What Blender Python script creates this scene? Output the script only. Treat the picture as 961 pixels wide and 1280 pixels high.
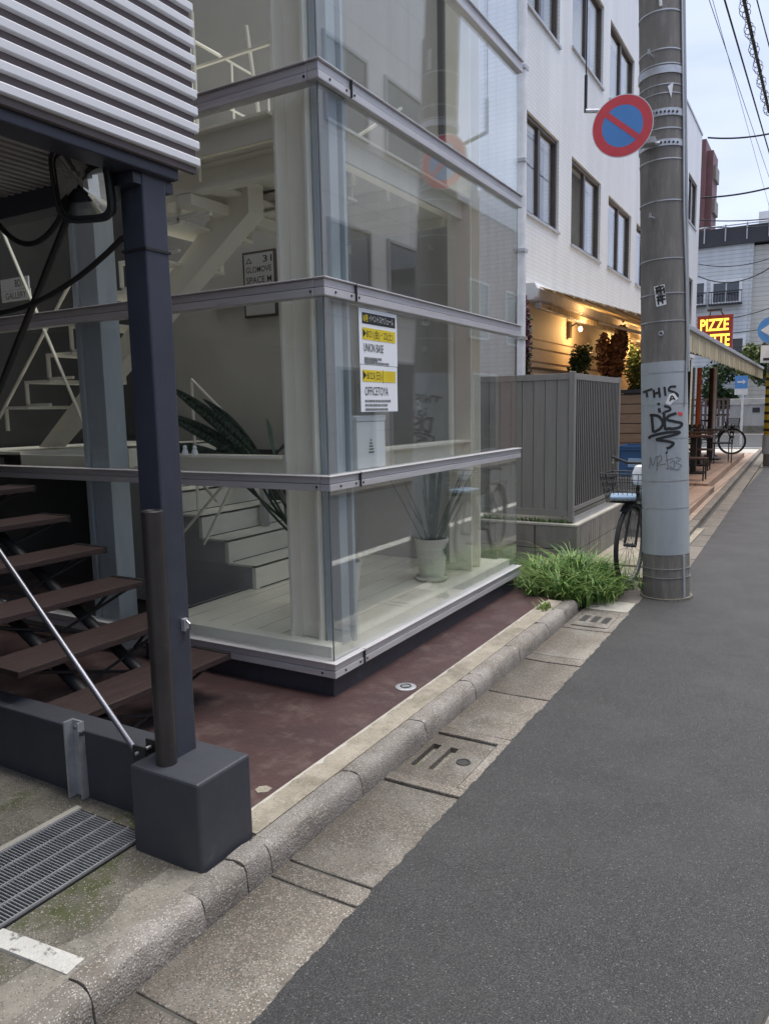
import bpy, bmesh, math, random
from mathutils import Vector, Matrix
random.seed(7)
sc = bpy.context.scene
for o in list(bpy.data.objects): bpy.data.objects.remove(o)
col = sc.collection
R_ = math.radians
# ------------------------------------------------------------------ camera
cd = bpy.data.cameras.new('camera'); cam = bpy.data.objects.new('camera', cd); col.objects.link(cam)
cd.sensor_width = 36; cd.lens = 938/1280*36; cd.clip_start = .02; cd.clip_end = 600
cam.matrix_world = Matrix(((0.86494222, -0.05052627, 0.49932159, 0), (0.50150489, 0.12503398, -0.85607205, 0),
                           (-0.01917803, 0.99086508, 0.13348634, 1.5), (0, 0, 0, 1)))
sc.camera = cam
# ------------------------------------------------------------------ sky
SUN_EL, SUN_AZ = R_(80), R_(40)       # a pale veiled sun high over the right side of the street
w = bpy.data.worlds.new('World'); sc.world = w; w.use_nodes = True
nt = w.node_tree; nt.nodes.clear()
sky = nt.nodes.new('ShaderNodeTexSky'); sky.sky_type = 'NISHITA'; sky.sun_disc = False
sky.sun_elevation = SUN_EL; sky.sun_rotation = SUN_AZ; sky.dust_density = 3; sky.air_density = 1.0; sky.ozone_density = 1
hs = nt.nodes.new('ShaderNodeHueSaturation'); hs.inputs['Saturation'].default_value = .34
tc = nt.nodes.new('ShaderNodeTexCoord'); mp = nt.nodes.new('ShaderNodeMapping'); mp.inputs['Scale'].default_value = (1, 1, 3)
nz = nt.nodes.new('ShaderNodeTexNoise'); nz.inputs['Scale'].default_value = 2.2; nz.inputs['Detail'].default_value = 6
rp = nt.nodes.new('ShaderNodeValToRGB'); rp.color_ramp.elements[0].position = .35; rp.color_ramp.elements[0].color = (.7, .745, .84, 1)
rp.color_ramp.elements[1].position = .66; rp.color_ramp.elements[1].color = (1.1, 1.1, 1.1, 1)
mx = nt.nodes.new('ShaderNodeMix'); mx.data_type = 'RGBA'; mx.blend_type = 'MULTIPLY'; mx.inputs[0].default_value = 1
bg = nt.nodes.new('ShaderNodeBackground'); bg.inputs['Strength'].default_value = .08
wo = nt.nodes.new('ShaderNodeOutputWorld')
L = nt.links.new
L(sky.outputs[0], hs.inputs['Color']); L(tc.outputs['Generated'], mp.inputs[0]); L(mp.outputs[0], nz.inputs['Vector'])
cm = nt.nodes.new('ShaderNodeMix'); cm.data_type = 'RGBA'; cm.inputs[0].default_value = .88; cm.inputs[7].default_value = (2.75, 3.1, 4.05, 1)
L(nz.outputs[0], rp.inputs[0]); L(hs.outputs[0], cm.inputs[6]); L(cm.outputs[2], mx.inputs[6]); L(rp.outputs[0], mx.inputs[7]); L(mx.outputs[2], bg.inputs[0]); L(bg.outputs[0], wo.inputs[0])
sd = bpy.data.lights.new('sun', 'SUN'); sd.energy = 1.5; sd.angle = R_(50); sd.color = (1, .95, .87)
so = bpy.data.objects.new('sun', sd); col.objects.link(so)
dv = Vector((math.sin(SUN_AZ)*math.cos(SUN_EL), math.cos(SUN_AZ)*math.cos(SUN_EL), math.sin(SUN_EL)))
so.rotation_euler = dv.to_track_quat('Z', 'Y').to_euler(); so.location = (6, 0, 14)
sc.view_settings.view_transform = 'Standard'; sc.view_settings.look = 'None'; sc.view_settings.exposure = 1.8; sc.view_settings.gamma = 1
sc.render.engine = 'CYCLES'
sc.cycles.max_bounces = 12; sc.cycles.transparent_max_bounces = 24; sc.cycles.diffuse_bounces = 5
sc.render.resolution_x = 768; sc.render.resolution_y = 1024

# ------------------------------------------------------------------ materials
MATS = {}
def newmat(name):
    m = bpy.data.materials.new(name); m.use_nodes = True; n = m.node_tree; n.nodes.clear()
    out = n.nodes.new('ShaderNodeOutputMaterial'); return m, n, out
def N(n, t, **k):
    x = n.nodes.new(t)
    for a, b in k.items(): setattr(x, a, b)
    return x
def c4(c): return (c[0], c[1], c[2], 1)
def mat(name, c, rough=.6, c2=None, scale=6, metal=0, bump=0, bscale=60, fleck=None, fscale=120, stretch=(1, 1, 1), spec=.5, lo=.35, hi=.65, coat=0,
        c3=None, s3=1.2, lo3=.5, hi3=.68, rvar=0, rnd=0, xdirt=None):
    """one procedural surface: two tones by noise, optional patches, flecks of aggregate, fine bump"""
    if name in MATS: return MATS[name]
    m, n, out = newmat(name); MATS[name] = m; l = n.links.new
    b = N(n, 'ShaderNodeBsdfPrincipled'); l(b.outputs[0], out.inputs[0])
    b.inputs['Roughness'].default_value = rough; b.inputs['Metallic'].default_value = metal
    b.inputs['Specular IOR Level'].default_value = spec; b.inputs['Coat Weight'].default_value = coat
    g = N(n, 'ShaderNodeNewGeometry'); mp = N(n, 'ShaderNodeMapping'); mp.inputs['Scale'].default_value = stretch; l(g.outputs['Position'], mp.inputs[0])
    if c2 is None: c2 = tuple(x*.82 for x in c)
    nz = N(n, 'ShaderNodeTexNoise'); nz.inputs['Scale'].default_value = scale; nz.inputs['Detail'].default_value = 6; nz.inputs['Roughness'].default_value = .62; l(mp.outputs[0], nz.inputs['Vector'])
    r = N(n, 'ShaderNodeMapRange'); r.inputs[1].default_value = lo; r.inputs[2].default_value = hi; l(nz.outputs[0], r.inputs[0])
    mx = N(n, 'ShaderNodeMix', data_type='RGBA'); mx.inputs[6].default_value = c4(c); mx.inputs[7].default_value = c4(c2); l(r.outputs[0], mx.inputs[0])
    cur = mx.outputs[2]
    if c3:
        z3 = N(n, 'ShaderNodeTexNoise'); z3.inputs['Scale'].default_value = s3; z3.inputs['Detail'].default_value = 8; z3.inputs['Roughness'].default_value = .7; l(mp.outputs[0], z3.inputs['Vector'])
        q = N(n, 'ShaderNodeMapRange'); q.inputs[1].default_value = lo3; q.inputs[2].default_value = hi3; l(z3.outputs[0], q.inputs[0])
        m3 = N(n, 'ShaderNodeMix', data_type='RGBA'); l(cur, m3.inputs[6]); m3.inputs[7].default_value = c4(c3); l(q.outputs[0], m3.inputs[0]); cur = m3.outputs[2]
    if fleck:
        for k, (fc, thr, sz) in enumerate(fleck):
            v = N(n, 'ShaderNodeTexVoronoi'); v.inputs['Scale'].default_value = fscale*sz; l(g.outputs['Position'], v.inputs['Vector'])
            s = N(n, 'ShaderNodeSeparateColor'); l(v.outputs['Color'], s.inputs[0])
            a = N(n, 'ShaderNodeMath', operation='GREATER_THAN'); a.inputs[1].default_value = thr; l(s.outputs[k % 3], a.inputs[0])
            d = N(n, 'ShaderNodeMath', operation='LESS_THAN'); d.inputs[1].default_value = .5; l(v.outputs['Distance'], d.inputs[0])
            a2 = N(n, 'ShaderNodeMath', operation='MULTIPLY'); l(a.outputs[0], a2.inputs[0]); l(d.outputs[0], a2.inputs[1])
            m4 = N(n, 'ShaderNodeMix', data_type='RGBA'); l(cur, m4.inputs[6]); m4.inputs[7].default_value = c4(fc); l(a2.outputs[0], m4.inputs[0]); cur = m4.outputs[2]
    if xdirt:   # grime that collects along the kerb side and scuffed pale wear along the road side
        xa, xb, dc, wc = xdirt
        sx_ = N(n, 'ShaderNodeSeparateXYZ'); l(g.outputs['Position'], sx_.inputs[0])
        nd = N(n, 'ShaderNodeMath', operation='MULTIPLY_ADD'); nd.inputs[1].default_value = .16; l(nz.outputs[0], nd.inputs[0]); l(sx_.outputs[0], nd.inputs[2])
        for lo_, hi_, cc in ((xa+.08+.10, xa+.08, dc), (xb+.08-.12, xb+.08, wc)):
            q = N(n, 'ShaderNodeMapRange'); q.inputs[1].default_value = lo_; q.inputs[2].default_value = hi_; q.inputs[4].default_value = .6; l(nd.outputs[0], q.inputs[0])
            md = N(n, 'ShaderNodeMix', data_type='RGBA', blend_type='MULTIPLY'); l(cur, md.inputs[6]); md.inputs[7].default_value = c4(cc); l(q.outputs[0], md.inputs[0]); cur = md.outputs[2]
    if rnd:
        oi = N(n, 'ShaderNodeObjectInfo'); q = N(n, 'ShaderNodeMapRange'); q.inputs[3].default_value = 1-rnd; q.inputs[4].default_value = 1+rnd; l(oi.outputs['Random'], q.inputs[0])
        md = N(n, 'ShaderNodeMix', data_type='RGBA', blend_type='MULTIPLY'); md.inputs[0].default_value = 1; l(cur, md.inputs[6]); l(q.outputs[0], md.inputs[7]); cur = md.outputs[2]
    l(cur, b.inputs['Base Color'])
    if rvar:
        q = N(n, 'ShaderNodeMapRange'); q.inputs[3].default_value = rough-rvar; q.inputs[4].default_value = rough+rvar; l(nz.outputs[0], q.inputs[0]); l(q.outputs[0], b.inputs['Roughness'])
    if bump:
        z = N(n, 'ShaderNodeTexNoise'); z.inputs['Scale'].default_value = bscale; z.inputs['Detail'].default_value = 4; l(mp.outputs[0], z.inputs['Vector'])
        bp = N(n, 'ShaderNodeBump'); bp.inputs['Strength'].default_value = bump; bp.inputs['Distance'].default_value = .01; l(z.outputs[0], bp.inputs['Height']); l(bp.outputs[0], b.inputs['Normal'])
    return m
def brickmat(name, c1, c2, mortar, bw, bh, axis='x', rough=.4, msize=.02, offset=.5, bump=.3):
    """small tiles or pavers too fine to build: brick texture on the plane facing the given axis"""
    m, n, out = newmat(name); MATS[name] = m; l = n.links.new
    b = N(n, 'ShaderNodeBsdfPrincipled'); l(b.outputs[0], out.inputs[0]); b.inputs['Roughness'].default_value = rough
    g = N(n, 'ShaderNodeNewGeometry'); s = N(n, 'ShaderNodeSeparateXYZ'); l(g.outputs['Position'], s.inputs[0])
    cb = N(n, 'ShaderNodeCombineXYZ')
    if axis == 'x':
        ad = N(n, 'ShaderNodeMath', operation='ADD'); l(s.outputs[0], ad.inputs[0]); l(s.outputs[1], ad.inputs[1])
        l(ad.outputs[0], cb.inputs[0]); l(s.outputs[2], cb.inputs[1])
    else: l(s.outputs[0], cb.inputs[1]); l(s.outputs[1], cb.inputs[0])
    t = N(n, 'ShaderNodeTexBrick'); t.inputs['Scale'].default_value = 1; t.inputs['Brick Width'].default_value = bw; t.inputs['Row Height'].default_value = bh
    t.inputs['Mortar Size'].default_value = msize; t.inputs['Color1'].default_value = c4(c1); t.inputs['Color2'].default_value = c4(c2); t.inputs['Mortar'].default_value = c4(mortar); t.offset = offset
    l(cb.outputs[0], t.inputs['Vector'])
    mpp = N(n, 'ShaderNodeMapping'); mpp.inputs['Scale'].default_value = (2.5, 2.5, .25) if axis == 'x' else (1, 1, 1); l(g.outputs['Position'], mpp.inputs[0])
    nz = N(n, 'ShaderNodeTexNoise'); nz.inputs['Scale'].default_value = .9; nz.inputs['Detail'].default_value = 7; l(mpp.outputs[0], nz.inputs['Vector'])
    r = N(n, 'ShaderNodeMapRange'); r.inputs[1].default_value = .3; r.inputs[2].default_value = .7; r.inputs[3].default_value = .88; r.inputs[4].default_value = 1.05; l(nz.outputs[0], r.inputs[0])
    mm = N(n, 'ShaderNodeMix', data_type='RGBA', blend_type='MULTIPLY'); mm.inputs[0].default_value = 1; l(t.outputs[0], mm.inputs[6]); l(r.outputs[0], mm.inputs[7])
    l(mm.outputs[2], b.inputs['Base Color'])
    bp = N(n, 'ShaderNodeBump', invert=True); bp.inputs['Strength'].default_value = bump; bp.inputs['Distance'].default_value = .004; l(t.outputs['Fac'], bp.inputs['Height']); l(bp.outputs[0], b.inputs['Normal'])
    return m
def glassmat(name, tint=(.93, .97, .95), f0=.045, rough=0, gloss=(1, 1, 1), film=0):
    m, n, out = newmat(name); MATS[name] = m; l = n.links.new
    t = N(n, 'ShaderNodeBsdfTransparent'); t.inputs[0].default_value = c4(tint)
    g = N(n, 'ShaderNodeBsdfGlossy'); g.inputs[0].default_value = c4(gloss); g.inputs['Roughness'].default_value = rough
    lw = N(n, 'ShaderNodeLayerWeight'); lw.inputs[0].default_value = .5
    p = N(n, 'ShaderNodeMath', operation='POWER'); p.inputs[1].default_value = 5; l(lw.outputs['Facing'], p.inputs[0])
    a = N(n, 'ShaderNodeMath', operation='MULTIPLY_ADD'); a.inputs[1].default_value = 1-f0; a.inputs[2].default_value = f0; l(p.outputs[0], a.inputs[0])
    x = N(n, 'ShaderNodeMixShader'); l(a.outputs[0], x.inputs[0]); l(t.outputs[0], x.inputs[1]); l(g.outputs[0], x.inputs[2])
    if film:   # dust and dried rain streaks, plus a painted haze that lightens the panes
        gp_ = N(n, 'ShaderNodeNewGeometry'); mp = N(n, 'ShaderNodeMapping'); mp.inputs['Scale'].default_value = (5, 5, .7); l(gp_.outputs['Position'], mp.inputs[0])
        nz = N(n, 'ShaderNodeTexNoise'); nz.inputs['Scale'].default_value = 2.5; nz.inputs['Detail'].default_value = 7; nz.inputs['Roughness'].default_value = .65; l(mp.outputs[0], nz.inputs['Vector'])
        q = N(n, 'ShaderNodeMapRange'); q.inputs[1].default_value = .35; q.inputs[2].default_value = .75; q.inputs[3].default_value = film*.25; q.inputs[4].default_value = film*1.6; l(nz.outputs[0], q.inputs[0])
        df = N(n, 'ShaderNodeBsdfDiffuse'); df.inputs[0].default_value = (.75, .77, .76, 1); y = N(n, 'ShaderNodeMixShader'); l(q.outputs[0], y.inputs[0]); l(x.outputs[0], y.inputs[1]); l(df.outputs[0], y.inputs[2]); l(y.outputs[0], out.inputs[0])
    else: l(x.outputs[0], out.inputs[0])
    return m
def emit(name, c, s):
    m, n, out = newmat(name); MATS[name] = m
    e = N(n, 'ShaderNodeEmission'); e.inputs[0].default_value = c4(c); e.inputs[1].default_value = s; n.links.new(e.outputs[0], out.inputs[0]); return m

asphalt = mat('asphalt', (.047, .047, .049), .5, (.036, .036, .037), 3.0, bump=.8, bscale=230, fleck=[((.19, .19, .185), .97, 1.5), ((.024, .024, .024), .68, 1.9), ((.085, .085, .085), .76, 1.7)], fscale=150, c3=(.062, .062, .062), s3=1.6, lo3=.45, hi3=.75, rvar=.16)
gutter_m = mat('gutter_concrete', (.15, .132, .112), .85, (.10, .09, .075), 4.5, bump=.7, bscale=140, fleck=[((.28, .262, .235), .82, 1), ((.055, .05, .045), .78, 1.2), ((.2, .17, .14), .8, .8)], fscale=200, c3=(.22, .21, .19), s3=2.6, lo3=.48, hi3=.7, rnd=.14, xdirt=(-1.47, -1.18, (.42, .38, .34), (1.7, 1.7, 1.7)))
gutter_far = mat('far_gutter_concrete', (.17, .15, .13), .8, (.12, .105, .09), 3, bump=.5, bscale=100, rnd=.12, fleck=[((.3, .28, .25), .85, 1)], fscale=150)
kerb_m = mat('kerb_concrete', (.29, .268, .248), .82, (.2, .185, .168), 5, bump=.7, bscale=150, fleck=[((.43, .4, .37), .8, 1), ((.13, .115, .1), .82, 1.2)], fscale=215, c3=(.15, .13, .105), s3=5.5, lo3=.48, hi3=.7, rnd=.16)
strip_m = mat('smooth_mortar', (.36, .325, .265), .85, (.27, .24, .19), 9, bump=.5, bscale=90, c3=(.14, .125, .09), s3=4, lo3=.5, hi3=.72, fleck=[((.36, .33, .28), .9, 1), ((.12, .1, .08), .9, 1.1)], fscale=220)
rough_m = mat('mossy_concrete', (.2, .185, .155), .9, (.12, .11, .09), 5, bump=.9, bscale=80, fleck=[((.33, .31, .27), .86, 1), ((.06, .055, .045), .8, 1.2)], fscale=210, c3=(.075, .085, .03), s3=4.5, lo3=.52, hi3=.66)
maroon = mat('maroon_floor_paint', (.083, .046, .045), .5, (.055, .031, .031), 2.6, bump=.3, bscale=60, c3=(.15, .112, .1), s3=7, lo3=.5, hi3=.8, rvar=.14)
plinth_m = mat('charcoal_paint', (.054, .057, .069), .5, (.043, .046, .057), 5, bump=.08, bscale=40, c3=(.125, .13, .14), s3=6, lo3=.6, hi3=.8, rvar=.1)
steel_dark = mat('navy_grey_steel', (.046, .05, .07), .42, (.037, .041, .058), 8, bump=.06, bscale=120, c3=(.09, .095, .12), s3=4, lo3=.6, hi3=.8)
pipe_m = mat('brown_pipe', (.05, .044, .043), .38, (.036, .032, .031), 9, metal=.2, c3=(.12, .08, .06), s3=12, lo3=.62, hi3=.75)
alu = mat('aluminium_rail', (.64, .625, .635), .4, (.55, .54, .55), 14, metal=.25, bump=.04, stretch=(.3, .3, 4), c3=(.3, .28, .28), s3=6, lo3=.6, hi3=.8)
bluegrey = mat('galvanised_post', (.5, .56, .6), .45, (.44, .5, .55), 9, metal=.1, stretch=(3, 3, .4), c3=(.46, .53, .6), s3=7)
white_steel = mat('white_painted_steel', (.9, .87, .77), .45, (.86, .83, .73), 3)
white_int = mat('white_interior_paint', (.87, .85, .76), .55, (.81, .79, .71), 3)
floor_w = mat('white_floor_boards', (.88, .855, .74), .32, (.81, .785, .68), 3, stretch=(3, .5, 1), rvar=.1)
seam_m = mat('dark_gap', (.05, .05, .05), .8)
grey_wall = mat('grey_interior_wall', (.47, .458, .43), .7, (.42, .41, .385), 1.6)
grey_panel = mat('grey_stair_panel', (.46, .46, .455), .6, (.42, .42, .415), 2)
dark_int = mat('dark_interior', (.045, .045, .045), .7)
white_slat = mat('white_corrugated_steel', (.78, .78, .8), .45, (.72, .72, .73), 5, stretch=(1, .3, 3))
mauve = mat('shadow_brown_backing', (.16, .128, .128), .7)  # brown stands for the shade in the grooves between the white strips
soffit_m = mat('soffit_steel', (.42, .4, .39), .55, (.34, .32, .31), 4)
wood = mat('dark_brown_wood', (.058, .034, .031), .5, (.03, .018, .017), 9, bump=.35, bscale=30, stretch=(9, .6, 9), rnd=.15, c3=(.12, .085, .078), s3=10, lo3=.58, hi3=.74, rvar=.1)
black_steel = mat('black_steel', (.02, .02, .022), .5)
black_rub = mat('black_rubber', (.016, .016, .017), .7)
chrome = mat('bright_steel', (.3, .3, .33), .42, metal=1)
zinc = mat('zinc', (.52, .53, .55), .42, (.4, .41, .43), 20, metal=.5)
glass = glassmat('window_glass', (.98, .99, .985), .045, film=.004)
glass_side = glassmat('street_glass', (.975, .988, .978), .145, film=.010)
glass_green = glassmat('glass_edge', (.45, .62, .55), .08)
dark_glass = mat('dark_window_glass', (.035, .04, .045), .03, (.03, .034, .038), 2, spec=.9)
tile_w = brickmat('white_wall_tiles', (.72, .72, .7), (.69, .69, .675), (.58, .58, .57), .11, .055, 'x', .35, .005, 0, .3)
brown_fr = mat('brown_window_frame', (.075, .06, .052), .45)
paper = mat('white_paper', (.88, .9, .92), .6, (.84, .86, .89), 6)
yellow = mat('yellow_print', (.86, .66, .03), .6)
ink = mat('black_ink', (.022, .022, .024), .6)
ink_g = mat('grey_ink', (.2, .2, .2), .6)
ink_w = mat('white_ink', (.9, .9, .88), .6)
pot_m = mat('white_ceramic', (.76, .76, .7), .4, (.68, .68, .62), 6)
leaf_d = mat('glossy_dark_leaf', (.045, .075, .05), .45, (.032, .056, .038), 5, spec=.4)
leaf_p = mat('pale_leaf', (.16, .24, .18), .4, (.11, .17, .12), 14)
leaf_v = mat('thin_leaf', (.06, .1, .045), .45, (.04, .075, .035), 14)
grass_c = mat('dry_grass_blade', (.36, .29, .14), .7, (.26, .2, .09), 9)
slab_m = mat('patched_concrete', (.265, .245, .21), .85, (.2, .185, .155), 8, bump=.5, bscale=90, c3=(.13, .12, .1), s3=5, lo3=.5, hi3=.72, fleck=[((.36, .34, .3), .9, 1), ((.1, .09, .08), .88, 1.1)], fscale=210)
crate_g = mat('grey_plastic', (.3, .29, .27), .5)
soil = mat('soil', (.05, .035, .025), .9)
pole_c = mat('pole_concrete', (.2, .185, .165), .8, (.155, .145, .13), 3, bump=.35, bscale=70, stretch=(4, 4, .7), c3=(.25, .235, .215), s3=5)
pole_w = mat('pole_grey_sheet', (.4, .43, .45), .6, (.34, .37, .39), 3, bump=.1, bscale=50, stretch=(3, 3, .5), c3=(.28, .295, .3), s3=4, lo3=.58, hi3=.8)
band_m = mat('steel_band', (.5, .5, .5), .4, metal=.7)
red_p = mat('sign_red', (.68, .07, .085), .4, (.62, .06, .075), 8)
blue_p = mat('sign_blue', (.085, .27, .62), .4, (.08, .25, .58), 8)
white_p = mat('white_paint', (.78, .78, .78), .5)
road_p = mat('road_paint', (.62, .61, .57), .75, (.5, .49, .46), 9, bump=.5, bscale=120, c3=(.2, .19, .18), s3=26, lo3=.56, hi3=.62)
louver_m = mat('taupe_louvre', (.25, .242, .23), .5, (.215, .208, .198), 4, stretch=(6, 6, .5))
block_m = mat('grey_concrete_block', (.27, .255, .23), .85, (.2, .19, .17), 4, bump=.5, bscale=110, stretch=(2, 2, .7), c3=(.1, .095, .085), s3=3, lo3=.55, hi3=.72)
cap_m = mat('pale_mortar_cap', (.47, .45, .4), .8, (.36, .34, .3), 5, bump=.3, bscale=80)
mortar_m = mat('dark_mortar', (.085, .08, .07), .9)
grass_a = mat('grass_blade', (.105, .22, .04), .5, (.055, .135, .024), 9)
grass_b = mat('pale_grass_blade', (.27, .36, .1), .5, (.12, .2, .04), 9)
awn_m = brickmat('awning_fabric', (.74, .6, .4), (.7, .56, .36), (.42, .3, .17), 40, .09, 'y', .8, .018, 0, .1)
val_m = brickmat('valance_fabric', (.68, .6, .42), (.62, .54, .38), (.33, .26, .15), .09, 40, 'x', .8, .022, 0, .1)
cream = mat('cream_cafe_wall', (.6, .5, .36), .7, (.54, .44, .31), 2)
deck_wood = mat('brown_board', (.27, .17, .1), .6, (.19, .115, .065), 6, stretch=(1, 1, 12))
paver = brickmat('pink_pavers', (.42, .31, .24), (.36, .26, .2), (.2, .16, .13), .3, .15, 'y', .75, .012, .5, .3)
paver2 = brickmat('tan_pavers', (.36, .25, .19), (.31, .21, .155), (.17, .13, .1), .3, .3, 'y', .75, .012, 0, .3)
siding = brickmat('grey_siding', (.6, .62, .62), (.57, .59, .59), (.4, .42, .42), 8, .22, 'x', .6, .02, .5, .3)
siding2 = brickmat('cream_siding', (.62, .6, .54), (.58, .56, .5), (.42, .41, .37), 8, .25, 'x', .6, .02, .5, .3)
dark_roof = mat('dark_roof', (.045, .045, .05), .6)
brick_red = mat('red_brown_cladding', (.15, .062, .062), .6, (.12, .05, .05), 1)
oppo = brickmat('pale_opposite_wall', (.84, .85, .84), (.81, .82, .82), (.6, .61, .61), 3.2, 1.1, 'x', .6, .012, 0, .2)
oppo2 = brickmat('brick_opposite_wall', (.22, .1, .085), (.18, .08, .07), (.15, .1, .09), .4, .12, 'x', .7, .012, .5, .2)
blue_pl = mat('blue_plastic', (.05, .12, .26), .4)
blue_lt = mat('light_blue_cloth', (.3, .42, .58), .6)
green_fr = mat('green_bike_frame', (.02, .12, .1), .35)
post_red = mat('orange_red_post', (.85, .2, .08), .5)
brown_post = mat('brown_post', (.1, .06, .05), .6)
sign_red = mat('sign_panel_red', (.3, .035, .02), .5)
sign_glow = emit('sign_letters_lit', (1, .56, .06), .95)
bulb_m = emit('warm_bulb', (1, .6, .24), 6)
low_wall_m = mat('stained_concrete', (.38, .37, .34), .85, (.28, .27, .25), 2, stretch=(1, 1, .3))
flower_p = mat('purple_leaves', (.12, .045, .07), .6, (.2, .08, .12), 30)
flower_b = mat('rust_leaves', (.13, .06, .035), .6, (.075, .04, .03), 30)
shrub_g = mat('shrub_leaves', (.045, .085, .025), .5, (.03, .06, .02), 20)
shrub_y = mat('yellow_green_leaves', (.16, .19, .045), .5, (.1, .13, .03), 10)
curtain = mat('curtain', (.26, .245, .21), .8, (.15, .14, .12), 14, stretch=(8, 8, .1))
curtain_l = mat('pale_blind', (.3, .28, .16), .8)
mirror_m = mat('mirror_surface', (.7, .72, .72), .04, metal=1)
seal_m = mat('grey_sealant', (.16, .165, .165), .6)
rim_d = mat('dull_rim', (.14, .14, .145), .5, metal=.4)
far_tile = seal_m
green_post = mat('pale_green_post', (.36, .48, .42), .5)
iron = mat('cast_iron', (.045, .043, .04), .6, (.03, .03, .028), 30, bump=.3, bscale=200)

# ------------------------------------------------------------------ mesh helpers
class MB:
    def __init__(s): s.v = []; s.f = []
    def quad(s, *p):
        k = len(s.v); s.v += [tuple(q) for q in p]; s.f.append(tuple(range(k, k+len(p)))); return s
    def box(s, x0, x1, y0, y1, z0, z1):
        k = len(s.v)
        s.v += [(x0, y0, z0), (x1, y0, z0), (x1, y1, z0), (x0, y1, z0), (x0, y0, z1), (x1, y0, z1), (x1, y1, z1), (x0, y1, z1)]
        s.f += [tuple(k+i for i in q) for q in ((0, 3, 2, 1), (4, 5, 6, 7), (0, 1, 5, 4), (1, 2, 6, 5), (2, 3, 7, 6), (3, 0, 4, 7))]; return s
    def prism(s, pts, ax, a0, a1):
        """polygon in the plane across axis ax: x->(y,z) y->(x,z) z->(x,y)"""
        n = len(pts); k = len(s.v)
        for a in (a0, a1):
            for p, q in pts: s.v.append({'x': (a, p, q), 'y': (p, a, q), 'z': (p, q, a)}[ax])
        s.f.append(tuple(range(k, k+n))); s.f.append(tuple(range(k+2*n-1, k+n-1, -1)))
        for i in range(n): j = (i+1) % n; s.f.append((k+i, k+n+i, k+n+j, k+j))
        return s
    def tube(s, pts, r, n=8, cap=True):
        pts = [Vector(p) for p in pts]; rr = r if isinstance(r, (list, tuple)) else [r]*len(pts); k = len(s.v); up = None
        for i, p in enumerate(pts):
            d = (pts[min(i+1, len(pts)-1)]-pts[max(i-1, 0)])
            d = d.normalized() if d.length > 1e-9 else Vector((0, 0, 1))
            if up is None: up = Vector((0, 0, 1)) if abs(d.z) < .9 else Vector((1, 0, 0))
            a = (up-d*up.dot(d)).normalized(); b = d.cross(a); up = a
            for j in range(n):
                t = 2*math.pi*j/n; s.v.append(tuple(p+(a*math.cos(t)+b*math.sin(t))*rr[i]))
        for i in range(len(pts)-1):
            for j in range(n):
                q = (j+1) % n; s.f.append((k+i*n+j, k+i*n+q, k+(i+1)*n+q, k+(i+1)*n+j))
        if cap: s.f.append(tuple(k+j for j in range(n))[::-1]); s.f.append(tuple(k+(len(pts)-1)*n+j for j in range(n)))
        return s
    def lathe(s, prof, c=(0, 0, 0), n=24):
        k = len(s.v); m = len(prof)
        for r, z in prof:
            for j in range(n): t = 2*math.pi*j/n; s.v.append((c[0]+r*math.cos(t), c[1]+r*math.sin(t), c[2]+z))
        for i in range(m-1):
            for j in range(n): q = (j+1) % n; s.f.append((k+i*n+j, k+i*n+q, k+(i+1)*n+q, k+(i+1)*n+j))
        s.f.append(tuple(k+j for j in range(n))[::-1]); s.f.append(tuple(k+(m-1)*n+j for j in range(n))); return s
    def torus(s, c, R, r, ax='x', n=36, m=8):
        k = len(s.v)
        for i in range(n):
            t = 2*math.pi*i/n
            for j in range(m):
                u = 2*math.pi*j/m; rad = R+r*math.cos(u); h = r*math.sin(u); a = rad*math.cos(t); b = rad*math.sin(t)
                s.v.append({'x': (c[0]+h, c[1]+a, c[2]+b), 'y': (c[0]+a, c[1]+h, c[2]+b), 'z': (c[0]+a, c[1]+b, c[2]+h)}[ax])
        for i in range(n):
            for j in range(m): i2 = (i+1) % n; j2 = (j+1) % m; s.f.append((k+i*m+j, k+i2*m+j, k+i2*m+j2, k+i*m+j2))
        return s
    def disc(s, c, r, nrm, th, n=32):
        nrm = Vector(nrm).normalized(); return s.tube([Vector(c), Vector(c)+nrm*th], r, n)
    def build(s, name, m, parent=None, bevel=0, smooth=False):
        off = Vector((0, 0, 0)); p = parent
        while p is not None: off += p.location; p = p.parent
        me = bpy.data.meshes.new(name); me.from_pydata([tuple(Vector(q)-off) for q in s.v], [], s.f); me.validate()
        bm = bmesh.new(); bm.from_mesh(me); bmesh.ops.recalc_face_normals(bm, faces=bm.faces[:]); bm.to_mesh(me); bm.free()
        if smooth:
            me.polygons.foreach_set('use_smooth', [True]*len(me.polygons))
            if hasattr(me, 'set_sharp_from_angle'): me.set_sharp_from_angle(angle=R_(40))
        me.materials.append(m); o = bpy.data.objects.new(name, me); col.objects.link(o); o.parent = parent
        if bevel:
            b = o.modifiers.new('edge', 'BEVEL'); b.width = bevel; b.segments = 2; b.limit_method = 'ANGLE'; b.angle_limit = R_(50)
        return o
def T(name, label, cat, loc=(0, 0, 0), group=None, kind=None):
    o = bpy.data.objects.new(name, None); o.empty_display_size = .1; col.objects.link(o); o.location = loc; return tag(o, label, cat, group, kind)
def tag(o, label=None, cat=None, group=None, kind=None):
    if label: o['label'] = label
    if cat: o['category'] = cat
    if group: o['group'] = group
    if kind: o['kind'] = kind
    return o
def struct(o, label=None):
    o['kind'] = 'structure'
    if label: o['label'] = label
    return o
def B(x0, x1, y0, y1, z0, z1): return MB().box(x0, x1, y0, y1, z0, z1)
def inst(o, d, parent):
    c = o.copy(); col.objects.link(c); c.parent = parent; c.location = o.location+Vector(d); return c
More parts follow.
